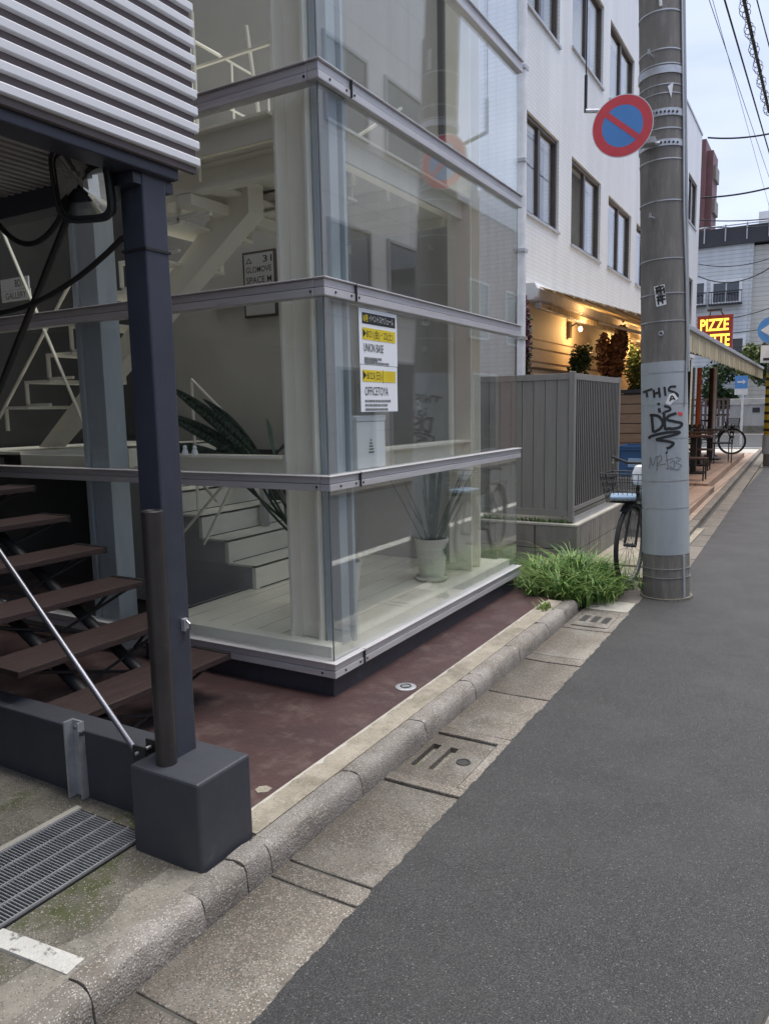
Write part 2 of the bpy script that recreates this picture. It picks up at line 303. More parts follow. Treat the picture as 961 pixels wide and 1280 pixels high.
def copy_tree(o, parent=None):
    c = o.copy(); col.objects.link(c); c.parent = parent
    for ch in list(o.children): copy_tree(ch, c)
    return c
def text(body, name, m, parent, org, xd, yd, width=None, height=None, align='LEFT', bold=0, space=1):
    """flat print: glyph outlines laid on a plane; org = lower left of the glyph box, fitted to width/height"""
    cu = bpy.data.curves.new('glyphs', 'FONT'); cu.body = body; cu.size = 1; cu.resolution_u = 3; cu.offset = bold; cu.space_character = space
    to = bpy.data.objects.new('glyphs', cu); col.objects.link(to); dg = bpy.context.evaluated_depsgraph_get(); dg.update()
    me = bpy.data.meshes.new_from_object(to.evaluated_get(dg)); bpy.data.objects.remove(to)
    vs = [v.co.copy() for v in me.vertices]; fs = [tuple(p.vertices) for p in me.polygons]
    if not vs: return None
    x0 = min(v.x for v in vs); x1 = max(v.x for v in vs); y0 = min(v.y for v in vs); y1 = max(v.y for v in vs)
    sy = height/(y1-y0) if height else None; sx = width/(x1-x0) if width else None
    sx = sx or sy; sy = sy or sx
    xd = Vector(xd); yd = Vector(yd); org = Vector(org); b = MB()
    b.v = [tuple(org+xd*((v.x-x0)*sx)+yd*((v.y-y0)*sy)) for v in vs]; b.f = fs
    off = Vector((0, 0, 0)); p = parent
    while p is not None: off += p.location; p = p.parent
    m2 = bpy.data.meshes.new(name); m2.from_pydata([tuple(Vector(q)-off) for q in b.v], [], b.f); m2.materials.append(m)
    o = bpy.data.objects.new(name, m2); col.objects.link(o); o.parent = parent; return o
YX = Vector((0, 1, 0)); ZX = Vector((0, 0, 1)); XX = Vector((1, 0, 0))
G = .07
# ================================================================== GROUND
struct(B(-60, 60, -40, 300, -.6, -.03).build('ground', rough_m))
_r = random.Random(8); _e = []; _y = -2.0; _w = 0
while _y < 6.9: _w = .7*_w+_r.uniform(-.004, .004); _e.append((-1.15+_w+_r.uniform(-.003, .003), _y)); _y += .018
struct(MB().prism([(3.1, -12), (3.1, 27), (-1.14, 27), (-1.14, 6.92)]+_e[::-1]+[(-1.14, -2.02), (-1.14, -12)], 'z', -.2, .007).build('road', asphalt))
struct(B(-40, 40, 27, 43.2, -.2, -.004).build('cross_road', asphalt))
struct(B(3.1, 3.95, -12, 27, -.2, .08).build('far_pavement', gutter_m))
o = B(-.055, .085, 2.28, 26, .004, .011).build('road_edge_line', road_p); struct(o)
for x0, x1, y in ((-12, -1.75, 28.6), (-12, -1.5, 41.5)):
    struct(B(x0, x1, y, y+.18, -.006, .001).build('painted_stop_line', road_p))
# the private side of the kerb
struct(B(-6.2, -1.722, 1.86, 6.3, -.2, G).build('maroon_floor', maroon))
struct(B(-8, -1.61, -6, 1.858, -.2, G-.006).build('parking_floor', rough_m))
mb = MB(); rr = random.Random(3)
e = [(-1.604, -3)]; ys = [-3+.08*i for i in range(58)]
inner = [(-1.74+rr.uniform(-.008, .012)+(.03 if 1.2 < y < 1.35 else 0), y) for y in ys if y < 1.60]
mb.prism([(-1.604, -3), (-1.604, 1.60)]+inner[::-1], 'z', -.2, G-.001)
struct(mb.build('smooth_concrete_strip', slab_m))
_r = random.Random(9); _e = []; _y = 1.84
while _y < 5.35: _e.append((-1.716+_r.uniform(-.006, .006)+(.012 if _r.random() < .06 else 0), _y)); _y += .03
struct(MB().prism([(-1.604, 1.84), (-1.604, 5.35)]+_e[::-1], 'z', -.2, G+.006).build('mortar_strip', strip_m))
struct(B(-1.732, -1.7, 1.86, 5.3, -.1, G+.003).build('floor_edge', cap_m))
struct(MB().prism([(-1.93, 1.07), (-1.618, 1.10), (-1.625, 1.16), (-1.93, 1.128)], 'z', G-.01, G+.003).build('parking_line', road_p))
# kerb stones
kj = [-1.2, -.6, -.05, .52, 1.09, 1.49, 1.68, 1.80, 2.37, 2.935, 3.5, 3.62, 4.17, 4.72, 5.1, 5.42]
kr = T('kerb', 'row of rounded concrete kerb stones between the gutter and the painted floor', 'kerb', (-1.55, 3, 0))
for a, b in zip(kj[:-1], kj[1:]):
    dz = rr.uniform(-.003, .004); prof = [(-1.6, -.05), (-1.6, .077+dz), (-1.565, .083+dz), (-1.535, .081+dz), (-1.519, .072+dz), (-1.509, .052+dz), (-1.504, .02), (-1.502, -.05)]
    n_ = max(3, int((b-a)/.035)); kb = MB(); P_ = len(prof)
    for i in range(n_+1):
        y = a+.0025+(b-a-.005)*i/n_; e_ = i in (0, n_)
        for j, (px, pz) in enumerate(prof):
            q = rr.uniform(-.0022, .0022) if 0 < j < P_-1 else 0; ch = (rr.uniform(.002, .007) if e_ and 0 < j < P_-1 else 0)
            kb.v.append((px-(ch if j > 2 else 0)+q*.6, y, pz-ch+q))
        if i:
            for j in range(P_-1): k_ = (i-1)*P_+j; kb.f.append((k_, k_+1, k_+P_+1, k_+P_))
    kb.f.append(tuple(range(P_))); kb.f.append(tuple(range(n_*P_, n_*P_+P_))); kb.build('kerb_stone', kerb_m, kr, smooth=True)
B(-1.598, -1.522, -1.2, 5.4, -.05, .03).build('joint_mortar', mortar_m, kr)
# gutter slabs
gj = [-1.4, -.4, .45, 1.2, 1.765, 1.865, 2.50, 3.085, 3.62, 4.2, 4.32, 4.95, 5.5]
gt = T('gutter', 'strip of worn aggregate concrete gutter slabs beside the road', 'gutter', (-1.3, 3, 0))
for q0, q1 in ((-1.4, 2.505), (3.08, 6.6)): B(-1.496, -1.14, q0, q1, -.1, -.007).build('joint_bed', mortar_m, gt)
for a, b in zip(gj[:-1], gj[1:]):
    if abs(a-2.50) < .01: continue
    z = rr.uniform(-.002, .003)
    MB().prism([(-1.490, -.1), (-1.490, .001+z), (-1.36, -.002+z), (-1.143, .003+z), (-1.143, -.1)], 'y', a+.006, b-.006).build('gutter_slab', gutter_m, gt, bevel=.004)
B(-1.47, -1.17, 5.5, 5.79, -.1, .004).build('gutter_slab', cap_m, gt, bevel=.004)
B(-1.47, -1.16, 5.8, 6.6, -.1, .0).build('gutter_slab', gutter_m, gt, bevel=.004)
# drain cover with slots set in the gutter
dr = T('drain_cover', 'concrete gutter drain lid with two slots and a round lifting eye', 'drain', (-1.3, 2.8, 0))
fr = MB(); y0, y1 = 2.51, 3.075
fr.box(-1.49, -1.143, y0, y0+.06, -.1, .006); fr.box(-1.49, -1.143, y1-.06, y1, -.1, .006); fr.box(-1.19, -1.143, y0+.06, y1-.06, -.1, .006)
fr.build('frame', gutter_m, dr, bevel=.004)
lid = MB(); zl = -.006
lx = [-1.49, -1.46, -1.42, -1.375, -1.335, -1.2]; ly = [y0+.068, y0+.17, y0+.40, y1-.068]
for i in range(5):
    for j in range(3):
        if (i in (1, 3)) and j == 1: continue
        lid.box(lx[i], lx[i+1], ly[j], ly[j+1], -.06, zl)
lid.build('lid', gutter_m, dr)
B(-1.49, -1.2, y0+.06, y1-.06, -.1, -.055).build('slot_shadow', black_rub, dr)
MB().torus((-1.265, y0+.29, zl), .028, .005, 'z', 20, 6).build('lifting_eye', iron, dr)
MB().disc((-1.265, y0+.29, zl-.002), (.022), (0, 0, 1), .004, 16).build('eye_plug', iron, dr)
d2 = T('drain_cover', 'small slotted drain lid half hidden by weeds near the utility pole', 'drain', (-1.3, 5.3, 0))
B(-1.45, -1.2, 5.02, 5.4, -.02, .009).build('lid', gutter_m, d2, bevel=.004)
for k in (0, 1, 2): B(-1.42+.075*k, -1.375+.075*k, 5.12, 5.28, .006, .0105).build('slot', iron, d2)
# round drain in the maroon floor
fd = T('floor_drain', 'round pale floor drain lid in the maroon paint', 'drain', (-1.812, 3.292, G))
MB().lathe([(.055, 0), (.055, .004), (.048, .007), (.03, .006)], (-1.812, 3.292, G), 28).build('rim', zinc, fd, smooth=True)
MB().torus((-1.812, 3.292, G+.007), .026, .0035, 'z', 24, 6).build('key_ring', iron, fd)
B(-1.835, -1.79, 3.288, 3.296, G+.006, G+.010).build('key_bar', zinc, fd)
# scrap of white paint/tape on the floor
MB().prism([(-1.81, 2.08), (-1.785, 2.065), (-1.755, 2.09), (-1.76, 2.12), (-1.79, 2.125), (-1.812, 2.105)], 'z', G, G+.003).build('paint_patch', strip_m)
tag(bpy.data.objects['paint_patch'], 'small white patch on the maroon floor behind the post block', 'patch')
# manhole at the right edge
mh = T('manhole_cover', 'round pale manhole cover at the bottom right edge of the road', 'manhole', (.2, 1.85, 0))
MB().lathe([(.3, -.05), (.3, .011), (.285, .013), (.28, .009)], (.225, 1.82, 0), 48).build('ring', iron, mh, smooth=True)
MB().lathe([(.278, -.05), (.278, .0105)], (.225, 1.82, 0), 48).build('lid', gutter_far, mh)
# steel grating
gr = T('floor_grating', 'galvanised steel grating over the drain channel beside the low charcoal wall', 'grating', (-2.1, 1.1, G))
b = MB()
for i in range(140): y = .05+i*.0115; b.box(-2.275, -1.945, y, y+.003, G-.022, G+.006)
bars = b.build('cross_bars', zinc, gr); bars['kind'] = 'stuff'
for x in (-2.28, -2.195, -2.11, -2.025, -1.943): B(x-.003, x+.003, -.1, 1.66, G-.022, G+.008).build('bearing_bar', zinc, gr)
B(-2.29, -1.935, -.1, 1.665, G-.03, G+.0005).build('channel', black_rub, gr)
B(-2.312, -2.286, -.1, 1.67, G-.03, G+.008).build('edge_angle', cap_m, gr)

# ================================================================== LOW WALL, POST, CORRUGATED UPPER STOREY
lw = T('low_wall', 'charcoal painted low concrete wall running left from the post block', 'wall', (-3.5, 1.8, G))
B(-6, -1.93, 1.745, 1.857, 0, .332).build('wall', plinth_m, lw, bevel=.006)
fb = T('flood_board_bracket', 'upright steel channel bracket bolted to the charcoal low wall', 'bracket', (-2.36, 1.735, G))
b = MB(); b.box(-2.40, -2.392, 1.70, 1.744, G, .37); b.box(-2.392, -2.345, 1.736, 1.744, G, .37); b.box(-2.345, -2.337, 1.715, 1.744, G, .37); b.build('channel', zinc, fb)
MB().disc((-2.368, 1.736, .345), .008, (0, -1, 0), .012, 10).build('bolt', chrome, fb)
MB().disc((-2.337, 1.728, .33), .01, (1, 0, 0), .012, 8).build('bolt', chrome, fb)
blk = T('post_footing', 'charcoal painted concrete cube footing under the steel post', 'footing', (-1.76, 1.7, G))
b = MB(); b.prism([(-1.915, 1.588), (-1.612, 1.588), (-1.612, 1.835), (-1.915, 1.835)], 'z', G-.05, .365); b.build('block', plinth_m, blk, bevel=.009)
pt = T('steel_post', 'navy grey square steel post carrying the corrugated upper storey', 'post', (-1.86, 1.74, .365))
B(-1.905, -1.805, 1.69, 1.785, .36, 2.24).build('post', steel_dark, pt, bevel=.006)
MB().tube([(-1.812, 1.655, .36), (-1.812, 1.655, 1.20)], .034, 20).build('guard_pipe', pipe_m, pt, smooth=True)
MB().torus((-1.812, 1.655, 1.20), .03, .005, 'z', 20, 6).build('pipe_rim', pipe_m, pt)
b = MB()
for z in (2.0,): b.box(-1.909, -1.801, 1.686, 1.789, z, z+.008)
b.build('strap', black_steel, pt)
bx2 = B(-1.8055, -1.79, 1.745, 1.765, .79, .83).build('hook_plate', zinc, pt); MB().tube([(-1.79, 1.755, .825), (-1.775, 1.755, .815), (-1.775, 1.755, .797), (-1.788, 1.755, .795)], .004, 6).build('hook', chrome, bx2)
br = T('brace_rod', 'thin shiny steel brace rod slanting down to the post footing', 'rod', (-2.0, 1.72, .33))
MB().tube([(-1.965, 1.70, .30), (-3.05, 1.70, 1.33)], .011, 10).build('rod', chrome, br, smooth=True)
b = MB(); b.prism([(1.665, .385), (1.665, .33), (1.729, .33), (1.729, .385), (1.722, .385), (1.722, .337), (1.672, .337), (1.672, .385)], 'x', -1.985, -1.925); b.build('clevis', black_steel, br)
MB().tube([(-1.96, 1.655, .362), (-1.96, 1.738, .362)], .006, 8).build('pin', zinc, br)
up = T('corrugated_upper_storey', 'overhanging upper storey clad in white horizontal corrugated strips', 'building', (-3, 0, 2.28))
XC = -1.75
B(-6, XC-.014, -6, 1.88, 2.352, 9).build('wall', mauve, up); B(XC-.03, XC-.014, -6, 1.88, 2.258, 2.352).build('wall_foot', mauve, up)
s0 = MB().prism([(XC-.02, 2.278), (XC-.003, 2.279), (XC, 2.282), (XC, 2.301), (XC-.004, 2.305), (XC-.02, 2.309)], 'y', -6, 1.885).build('strip', white_slat, up, smooth=True)
for i in range(1, 44): inst(s0, (0, 0, i*.0507), up)
b = MB(); n = 22; pts = []
for i in range(90):
    x = -5.6+i*.0405; pts += [(x, 2.285), (x+.003, 2.342), (x+.019, 2.342), (x+.022, 2.285)]
b.prism(pts+[(-1.9, 2.36), (-5.7, 2.36)], 'y', -6, 1.80); b.build('soffit', soffit_m, up)
B(XC-.13, XC-.032, -6, 1.82, 2.225, 2.35).build('edge_beam', steel_dark, up, bevel=.004)
B(-6, XC-.135, 1.765, 1.85, 2.215, 2.355).build('end_beam', steel_dark, up, bevel=.004)
b = B(-2.0, XC-.06, 1.66, 1.82, 2.19, 2.222).build('bearing_plate', steel_dark, up)
ub = T('unseen_bay_blocker', 'added unseen dark wall behind the viewer that darkens the glass reflections', 'wall', (-4, -5.8, 0)); B(-5.9, -1.95, -5.9, -5.7, 0, 2.28).build('wall', dark_int, ub)  # out of view, added to keep bright reflections off the side glass
bk = T('undercroft_wall', 'unseen dark wall at the back of the parking bay, extended to block reflected sky', 'wall', (-5.9, 0, 0)); B(-6.3, -6.02, -6, 3.02, 0, 9).build('wall', dark_int, bk)  # out of view, lengthened and raised to shut sky out of the side glass
# traffic mirror and its cables
tm = T('convex_mirror', 'small black framed convex mirror hanging by the top of the steel post', 'mirror', (-1.93, 1.62, 2.18))
cx, cy, cz = -1.945, 1.585, 2.185
def mpt(u, v, d=0):   # mirror plane: u along (0.86,-0.5), v up with slight tilt
    return Vector((cx, cy, cz))+Vector((.94, .34, 0))*u+Vector((.07, -.10, .985)).normalized()*v+Vector((.34, -.93, -.1))*d
shape = []
for i_ in range(36):
    a_ = 2*math.pi*i_/36; c_, s_ = math.cos(a_), math.sin(a_); shape.append((.088*math.copysign(abs(c_)**.45, c_)+.012*s_*-1, .1*math.copysign(abs(s_)**.45, s_)))
b = MB(); k = len(shape); b.v = [tuple(mpt(u, v, .0)) for u, v in shape]+[tuple(mpt(u*.9, v*.9, -.05)) for u, v in shape]
b.f = [tuple(range(k)), tuple(range(2*k-1, k-1, -1))]+[(i, (i+1) % k, k+(i+1) % k, k+i) for i in range(k)]
b.build('housing', black_rub, tm, bevel=.006)
b = MB(); ring = []
for q in range(6):
    t = 1-q/5; ring.append([tuple(mpt(u*.86*t, v*.86*t, .004+.016*(1-t*t))) for u, v in shape])
for q in range(5):
    for i in range(k): b.quad(ring[q][i], ring[q][(i+1) % k], ring[q+1][(i+1) % k], ring[q+1][i])
b.build('mirror_face', mirror_m, tm, smooth=True)
b = MB(); sh2 = [(u*1.03, v*1.03) for u, v in shape]; b.tube([mpt(u, v, .004) for u, v in sh2+[sh2[0]]], .006, 6); b.build('rim', black_rub, tm)
MB().tube([(-1.93, 1.64, 2.2), (-1.9, 1.68, 2.25)], .012, 8).build('arm', black_steel, tm)
def sag(p, q, d, n=14):
    p = Vector(p); q = Vector(q); return [p.lerp(q, i/n)-Vector((0, 0, 4*d*(i/n)*(1-i/n))) for i in range(n+1)]
tag(MB().tube([(-2.02, 1.62, 2.16), (-2.28, 1.78, 2.16), (-2.76, 1.8, 1.616), (-3.1, 1.8, 1.23)], .0125, 8).build('black_stay_rod', black_steel), 'black rod slanting down left from the convex mirror', 'rod')
tag(MB().tube(sag((-1.915, 1.70, 2.05), (-3.0, 1.75, 1.93), .1), .009, 8).build('black_cable', black_rub, smooth=True), 'lower sagging black cable tied to the steel post', 'cable')
tag(MB().tube(sag((-2.02, 1.62, 2.2), (-2.62, 1.74, 2.22), .13), .009, 8).build('black_cable', black_rub, smooth=True), 'upper sagging black cable looping from the soffit to the mirror', 'cable')

# ================================================================== OUTSIDE WOODEN STAIR
st = T('wooden_stair', 'outdoor stair of dark brown plank treads on black steel', 'stair', (-2.5, 2.3, G))
X0, Z0, RUN, RISE = -2.50, .315, .287, .158
tr = MB().box(X0-.255, X0, 1.79, 2.72, Z0-.03, Z0).build('tread', wood, st, bevel=.003)
ns = B(X0-.255, X0-.004, 2.72, 2.742, Z0-.034, Z0+.004).build('tread_end', black_steel, tr)
for i in range(1, 8):
    c = inst(tr, (-RUN*i, 0, RISE*i), st); copy_tree(ns, c)
for y in (2.1, 2.42):
    b = MB(); b.tube([(X0-.02, y, Z0-.2), (X0-RUN*8, y, Z0+RISE*8-.14)], .028, 10); b.build('stringer', black_steel, st, smooth=True)
for i in range(8):
    b = MB(); x = X0-RUN*i; z = Z0+RISE*i
    b.tube([(x-.06, 2.73, z-.02), (x-.1, 2.05, z-.24)], .008, 6); b.tube([(x-.06, 1.82, z-.02), (x-.1, 2.5, z-.24)], .008, 6); b.tube([(x-.2, 2.73, z-.03), (x-.13, 2.5, z-.12)], .008, 6)
    b.build('tread_strut', black_steel, st)

# ================================================================== GLASS BUILDING
FX, FY, EY, WX = -2.06, 3.0, 5.58, -5.6
gb = T('glass_building', 'glass fronted corner building with aluminium rails on a charcoal plinth', 'building', (-3.2, 4.2, G))
b = MB(); b.box(FX-.10, FX-.012, FY+.012, EY, 0, .17); b.box(-3.42, FX-.10, FY+.012, FY+.10, 0, .17); b.build('plinth', plinth_m, gb, bevel=.004)
b = MB(); b.box(FX-.05, FX+.004, FY-.004, EY, .165, .182); b.box(-3.42, FX-.05, FY-.004, FY+.05, .165, .182); b.build('plinth_cap', plinth_m, gb)
B(-3.37, FX-.09, FY+.09, EY, .1, .298).build('floor', floor_w, gb)
for i in range(7): B(FX-.09-.18*(i+1)-.002, FX-.09-.18*(i+1)+.002, FY+.09, 5.35, .297, .2995).build('floor_seam', grey_wall, gb)
b = MB(); b.box(-3.37, FX-.035, FY+.035, FY+.12, .25, .318); b.box(FX-.12, FX-.035, FY+.12, EY-.04, .25, .318); b.build('sill', white_int, gb, bevel=.003)
def rail(z0, z1):
    h = z1-z0; a = MB(); y1 = EY+.03
    # street side: two stacked square sections, the upper set back a little
    for (q0, q1, p) in ((z0, z0+h*.44, .030), (z0+h*.47, z1-h*.10, .026), (z1-h*.09, z1, .040)):
        a.box(FX-.035, FX+p, FY-p, y1, q0, q1)
    a.build('street_rail', alu, gb, bevel=.003)
    a = MB()
    for (q0, q1, p) in ((z0, z0+h*.44, .030), (z0+h*.47, z1-h*.10, .026), (z1-h*.09, z1, .040)):
        a.box(-5.6, FX-.037, FY-p, FY+.035, q0, q1)
    a.build('side_rail', alu, gb, bevel=.003)
    for y in (FY+.06, FY+.20, FY+.27): MB().disc((FX+.03, y, z0+h*.25), .006, (1, 0, 0), .004, 8).build('rail_screw', black_steel, gb)
    MB().disc((FX-.05, FY-.03, z0+h*.25), .006, (0, -1, 0), .004, 8).build('rail_screw', black_steel, gb)
    B(FX+.024, FX+.0415, FY+.235, FY+.238, z0-.001, z1+.001).build('rail_joint', seam_m, gb)
zr = [(.182, .262), (1.12, 1.195), (2.04, 2.125), (2.985, 3.07), (3.93, 4.01), (4.88, 4.96), (6.12, 6.2)]
for a_, b_ in zr: rail(a_, b_)
for (q0, q1) in ((zr[i][1], zr[i+1][0]) for i in range(6)):
    B(FX-.004, FX+.006, FY+.003, FY+.234, q0, q1).build('glass_pane', glass_side, gb)
    B(FX-.004, FX+.006, FY+.240, EY-.003, q0, q1).build('glass_pane', glass_side, gb)
    B(-3.74, FX-.006, FY-.006, FY+.002, q0, q1).build('glass_pane', glass, gb)
    B(-5.6, -3.745, FY-.006, FY+.002, q0, q1).build('glass_pane', glass, gb)
    B(-2.45, FX-.006, EY-.008, EY, q0, q1).build('glass_pane', glass, gb)
    B(FX-.002, FX+.005, EY-.0025, EY+.002, q0, q1).build('pane_edge', glass_green, gb)
    B(FX+.0, FX+.005, FY-.005, FY+.001, q0, q1).build('corner_seal', seal_m, gb)
b = MB(); b.box(FX-.13, FX-.03, FY+.13, FY+.205, .3, 4.4); b.build('corner_post', bluegrey, gb, bevel=.004)
b = MB(); b.box(FX-.05, FX-.012, FY+.222, FY+.246, .3, 4.4); b.build('mullion', bluegrey, gb, bevel=.003)
b = MB(); b.box(-3.80, -3.645, FY+.03, FY+.17, .0, 4.4); b.build('side_post', bluegrey, gb, bevel=.004)
B(-3.855, -3.815, FY+.02, FY+.06, 0, 6.2).build('mullion', bluegrey, gb, bevel=.003)
def hcol(x0, x1, y0, y1, z0, z1, t=.018):
    a = MB(); a.box(x0, x0+t, y0, y1, z0, z1); a.box(x1-t, x1, y0, y1, z0, z1); ym = (y0+y1)/2; a.box(x0+t, x1-t, ym-.008, ym+.008, z0, z1); return a
def hcol2(x0, x1, y0, y1, z0, z1, t=.018):
    a = MB(); a.box(x0, x1, y0, y0+t, z0, z1); a.box(x0, x1, y1-t, y1, z0, z1); xm = (x0+x1)/2; a.box(xm-.008, xm+.008, y0+t, y1-t, z0, z1); return a
hcol(-2.40, -2.20, FY+.10, FY+.28, .3, 6.2, .02).build('steel_column', white_steel, gb, bevel=.003)
hcol2(-2.40, -2.22, 5.08, 5.26, .3, 6.2, .02).build('steel_column', white_steel, gb, bevel=.003)
b = MB(); b.box(-3.40, -2.42, FY+.09, FY+.20, 1.155, 1.17); b.box(-3.40, -2.42, FY+.09, FY+.20, 1.262, 1.277); b.box(-3.40, -2.42, FY+.135, FY+.155, 1.17, 1.262); b.build('perimeter_beam', white_steel, gb)
b = MB(); b.box(-2.36, -2.22, FY+.30, 5.08, 1.265, 1.28); b.box(-2.36, -2.22, FY+.30, 5.08, 1.155, 1.17); b.box(-2.30, -2.28, FY+.30, 5.08, 1.17, 1.265); b.build('perimeter_beam', white_steel, gb)
for z in (2.95,):
    b = MB(); b.box(-3.5, -2.42, FY+.09, FY+.2, z, z+.015); b.box(-3.5, -2.42, FY+.135, FY+.155, z-.1, z); b.build('perimeter_beam', white_steel, gb)
    b = MB(); b.box(-2.36, -2.22, FY+.3, 5.08, z, z+.015); b.box(-2.30, -2.28, FY+.3, 5.08, z-.12, z); b.build('perimeter_beam', white_steel, gb)
B(WX, -2.42, 5.34, 5.5, 0, 6.2).build('back_wall', grey_wall, gb)
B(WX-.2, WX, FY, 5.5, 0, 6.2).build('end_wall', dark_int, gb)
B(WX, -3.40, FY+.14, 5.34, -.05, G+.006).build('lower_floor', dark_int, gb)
B(WX, FX, FY, EY, 6.21, 6.225).build('added_light_roof', glass, gb)  # unseen roof, glazed to let more sky light into the interior
for k in range(5): B(WX, FX, FY+.05+k*.6, FY+.13+k*.6, 6.23, 6.33).build('roof_beam', white_steel, gb)
B(-5.4, -3.9, 4.9, 4.96, .07, 1.2).build('dim_space_wall', dark_int, gb)  # added dark wall standing for the dim space under the landing
b = MB(); b.box(-3.74, -3.70, 4.5, 4.56, .08, 1.0); b.box(-4.36, -4.32, 4.5, 4.56, .08, 1.0); b.box(-4.32, -3.74, 4.5, 4.56, .96, 1.0); b.build('door_frame', grey_panel, gb)
# downpipe-like upper mullions of the higher storey
B(FX-.05, FX-.012, 4.35, 4.374, 3.08, 6.2).build('mullion', black_steel, gb)
# ---- inside stair: first flight rises to the left, second returns to the right
si = T('inner_stair', 'white steel stair doubling back inside the glass building', 'stair', (-4, 4, .3))
yA, yB = 3.92, 4.85; sx, sz, sr, sh = -3.32, .30, .236, .162
pts = [(sx, sz-.25)]; x, z = sx, sz
for i in range(6):
    pts.append((x, z+sh)); x -= sr; z += sh; pts.append((x, z))
pts = [(sx, .1), ]; x, z = sx, sz
for i in range(6): pts += [(x, z+sh), (x-sr, z+sh)]; x -= sr; z += sh
pts += [(x, .1)]
MB().prism(pts, 'y', yA, yA+.03).build('side_panel', grey_panel, si)
x, z = sx, sz
for i in range(6):
    b = MB(); b.box(x-.02, x+.012, yA-.012, yB, z, z+sh); b.box(x-sr-.0, x+.012, yA-.012, yB, z+sh-.012, z+sh+.003); b.build('step', white_int, si)
    B(x+.0121, x+.0135, yA+.03, yB, z+.001, z+.008).build('step_joint', seam_m, si)
    x -= sr; z += sh
ZL = 1.27
B(-5.55, -4.74, 3.2, yB, ZL-.10, ZL).build('landing', white_int, si)
b = MB(); b.box(-5.55, -3.82, 3.2, 3.22, ZL-.17, ZL-.02); b.build('landing_edge', white_int, si)
fx, fz, run, rise = -5.03, ZL+.14, .252, .171; y2a, y2b = 3.3, 3.95
for i in range(8):
    b = MB(); xx = fx+run*i; zz = fz+rise*i
    b.box(xx, xx+run+.02, y2a, y2b, zz+rise-.02, zz+rise); b.box(xx, xx+.018, y2a, y2a+.02, zz, zz+rise-.02); b.box(xx, xx+.018, y2b-.02, y2b, zz, zz+rise-.02)
    b.box(xx-.0, xx+run, y2a, y2a+.018, zz-.004, zz+.014) if i else None
    b.build('tread', white_steel, si)
MB().prism([(-5.05, 1.28), (-4.92, 1.28), (-2.95, 2.66), (-2.95, 2.84), (-3.02, 2.84)], 'y', 3.56, 3.70).build('stringer', white_steel, si, bevel=.003)
b = MB(); b.box(-3.52, -2.42, 3.2, 5.3, 2.86, 2.90); b.build('upper_landing', white_steel, si)
for y in (3.3, 3.9):
    a = MB(); a.box(-3.45, -2.45, y-.05, y+.05, 2.845, 2.858); a.box(-3.45, -2.45, y-.006, y+.006, 2.74, 2.845); a.box(-3.45, -2.45, y-.05, y+.05, 2.727, 2.74); a.build('landing_beam', white_steel, si)
b = MB(); b.box(-3.2, -3.1, 3.25, 4.9, 2.66, 2.72); b.build('cross_beam', white_steel, si)
x, z = -3.5, 2.88
for i in range(8):
    b = MB(); b.box(x-sr-.02, x, yA+.1, yB, z+sh-.02, z+sh); b.box(x-.014, x, yA+.1, yA+.12, z, z+sh); b.build('tread', white_steel, si); x -= sr; z += sh
MB().prism([(-3.4, 2.86), (-3.4, 2.74), (-5.4, 4.02), (-5.4, 4.2)], 'y', 4.3, 4.42).build('stringer', white_steel, si)
def bar(p, q, r, name, m, par, n=6): return MB().tube([p, q], r, n).build(name, m, par)
for p, q in (((-4.85, 3.28, 2.75), (-4.15, 3.28, 1.42)), ((-3.95, 3.30, 2.62), (-5.1, 3.30, 1.5)), ((-3.42, 3.25, 2.9), (-3.42, 3.25, 3.85)), ((-2.98, 3.2, 2.75), (-2.98, 3.2, 3.6)),
             ((-3.42, 3.25, 3.75), (-2.45, 3.25, 3.75)), ((-3.42, 3.25, 3.35), (-2.45, 3.25, 3.35)), ((-3.5, 4.0, 3.8), (-5.2, 4.0, 4.9)), ((-3.9, 4.0, 1.75), (-3.45, 4.0, 1.38)), ((-3.9, 4.0, 1.75), (-3.9, 4.0, .8)),
             ((-3.30, 3.7, 1.1), (-3.85, 3.7, .62)), ((-3.30, 3.75, 1.1), (-3.62, 3.75, .62)), ((-3.7, 3.72, 1.16), (-3.45, 3.72, .92)), ((-2.62, 3.3, 2.9), (-2.7, 3.3, 3.5)), ((-3.2, 4.2, 3.0), (-2.6, 4.8, 3.55))):
    bar(p, q, .011, 'rail_bar', white_steel, si)
for k in range(5): bar((-3.5, 3.35+.38*k, 2.9), (-3.5, 3.35+.38*k, 3.8), .009, 'rail_bar', white_steel, si)
for z in (3.2, 3.5, 3.8): bar((-3.5, 3.3, z), (-3.5, 5.0, z), .008, 'rail_bar', white_steel, si)
for k in range(5): B(-3.5, -2.42, 3.45+.4*k, 3.49+.4*k, 2.80, 2.858).build('floor_joist', white_steel, si)
B(-4.9, -3.53, 4.6, 4.66, 3.1, 3.24).build('cross_beam', white_steel, si)
# ---- things inside
fbd = T('framed_notice', 'framed grey notice board with black lettering on the back wall', 'notice', (-4.3, 5.33, 2.6))
fxx0, fxx1, fz0, fz1 = -4.50, -4.14, 2.34, 2.90
B(fxx0, fxx1, 5.318, 5.338, fz0, fz1).build('frame', brown_fr, fbd); B(fxx0+.02, fxx1-.02, 5.314, 5.32, fz0+.02, fz1-.02).build('sheet', grey_panel, fbd)
for s, z, wd, hh, x in (('△', 2.80, .07, .05, -4.46), ('31', 2.80, .10, .055, -4.27), ('GLOMOVE', 2.72, .28, .05, -4.46), ('SPACE M', 2.63, .28, .055, -4.46), ('GALLERY', 2.54, .28, .05, -4.46)):
    text(s, 'lettering', ink, fbd, (x, 5.3125, z), XX, ZX, wd, hh, bold=.01)
B(-4.86, -4.52, 5.31, 5.338, 2.5, 2.53).build('wall_bracket', black_steel, gb)
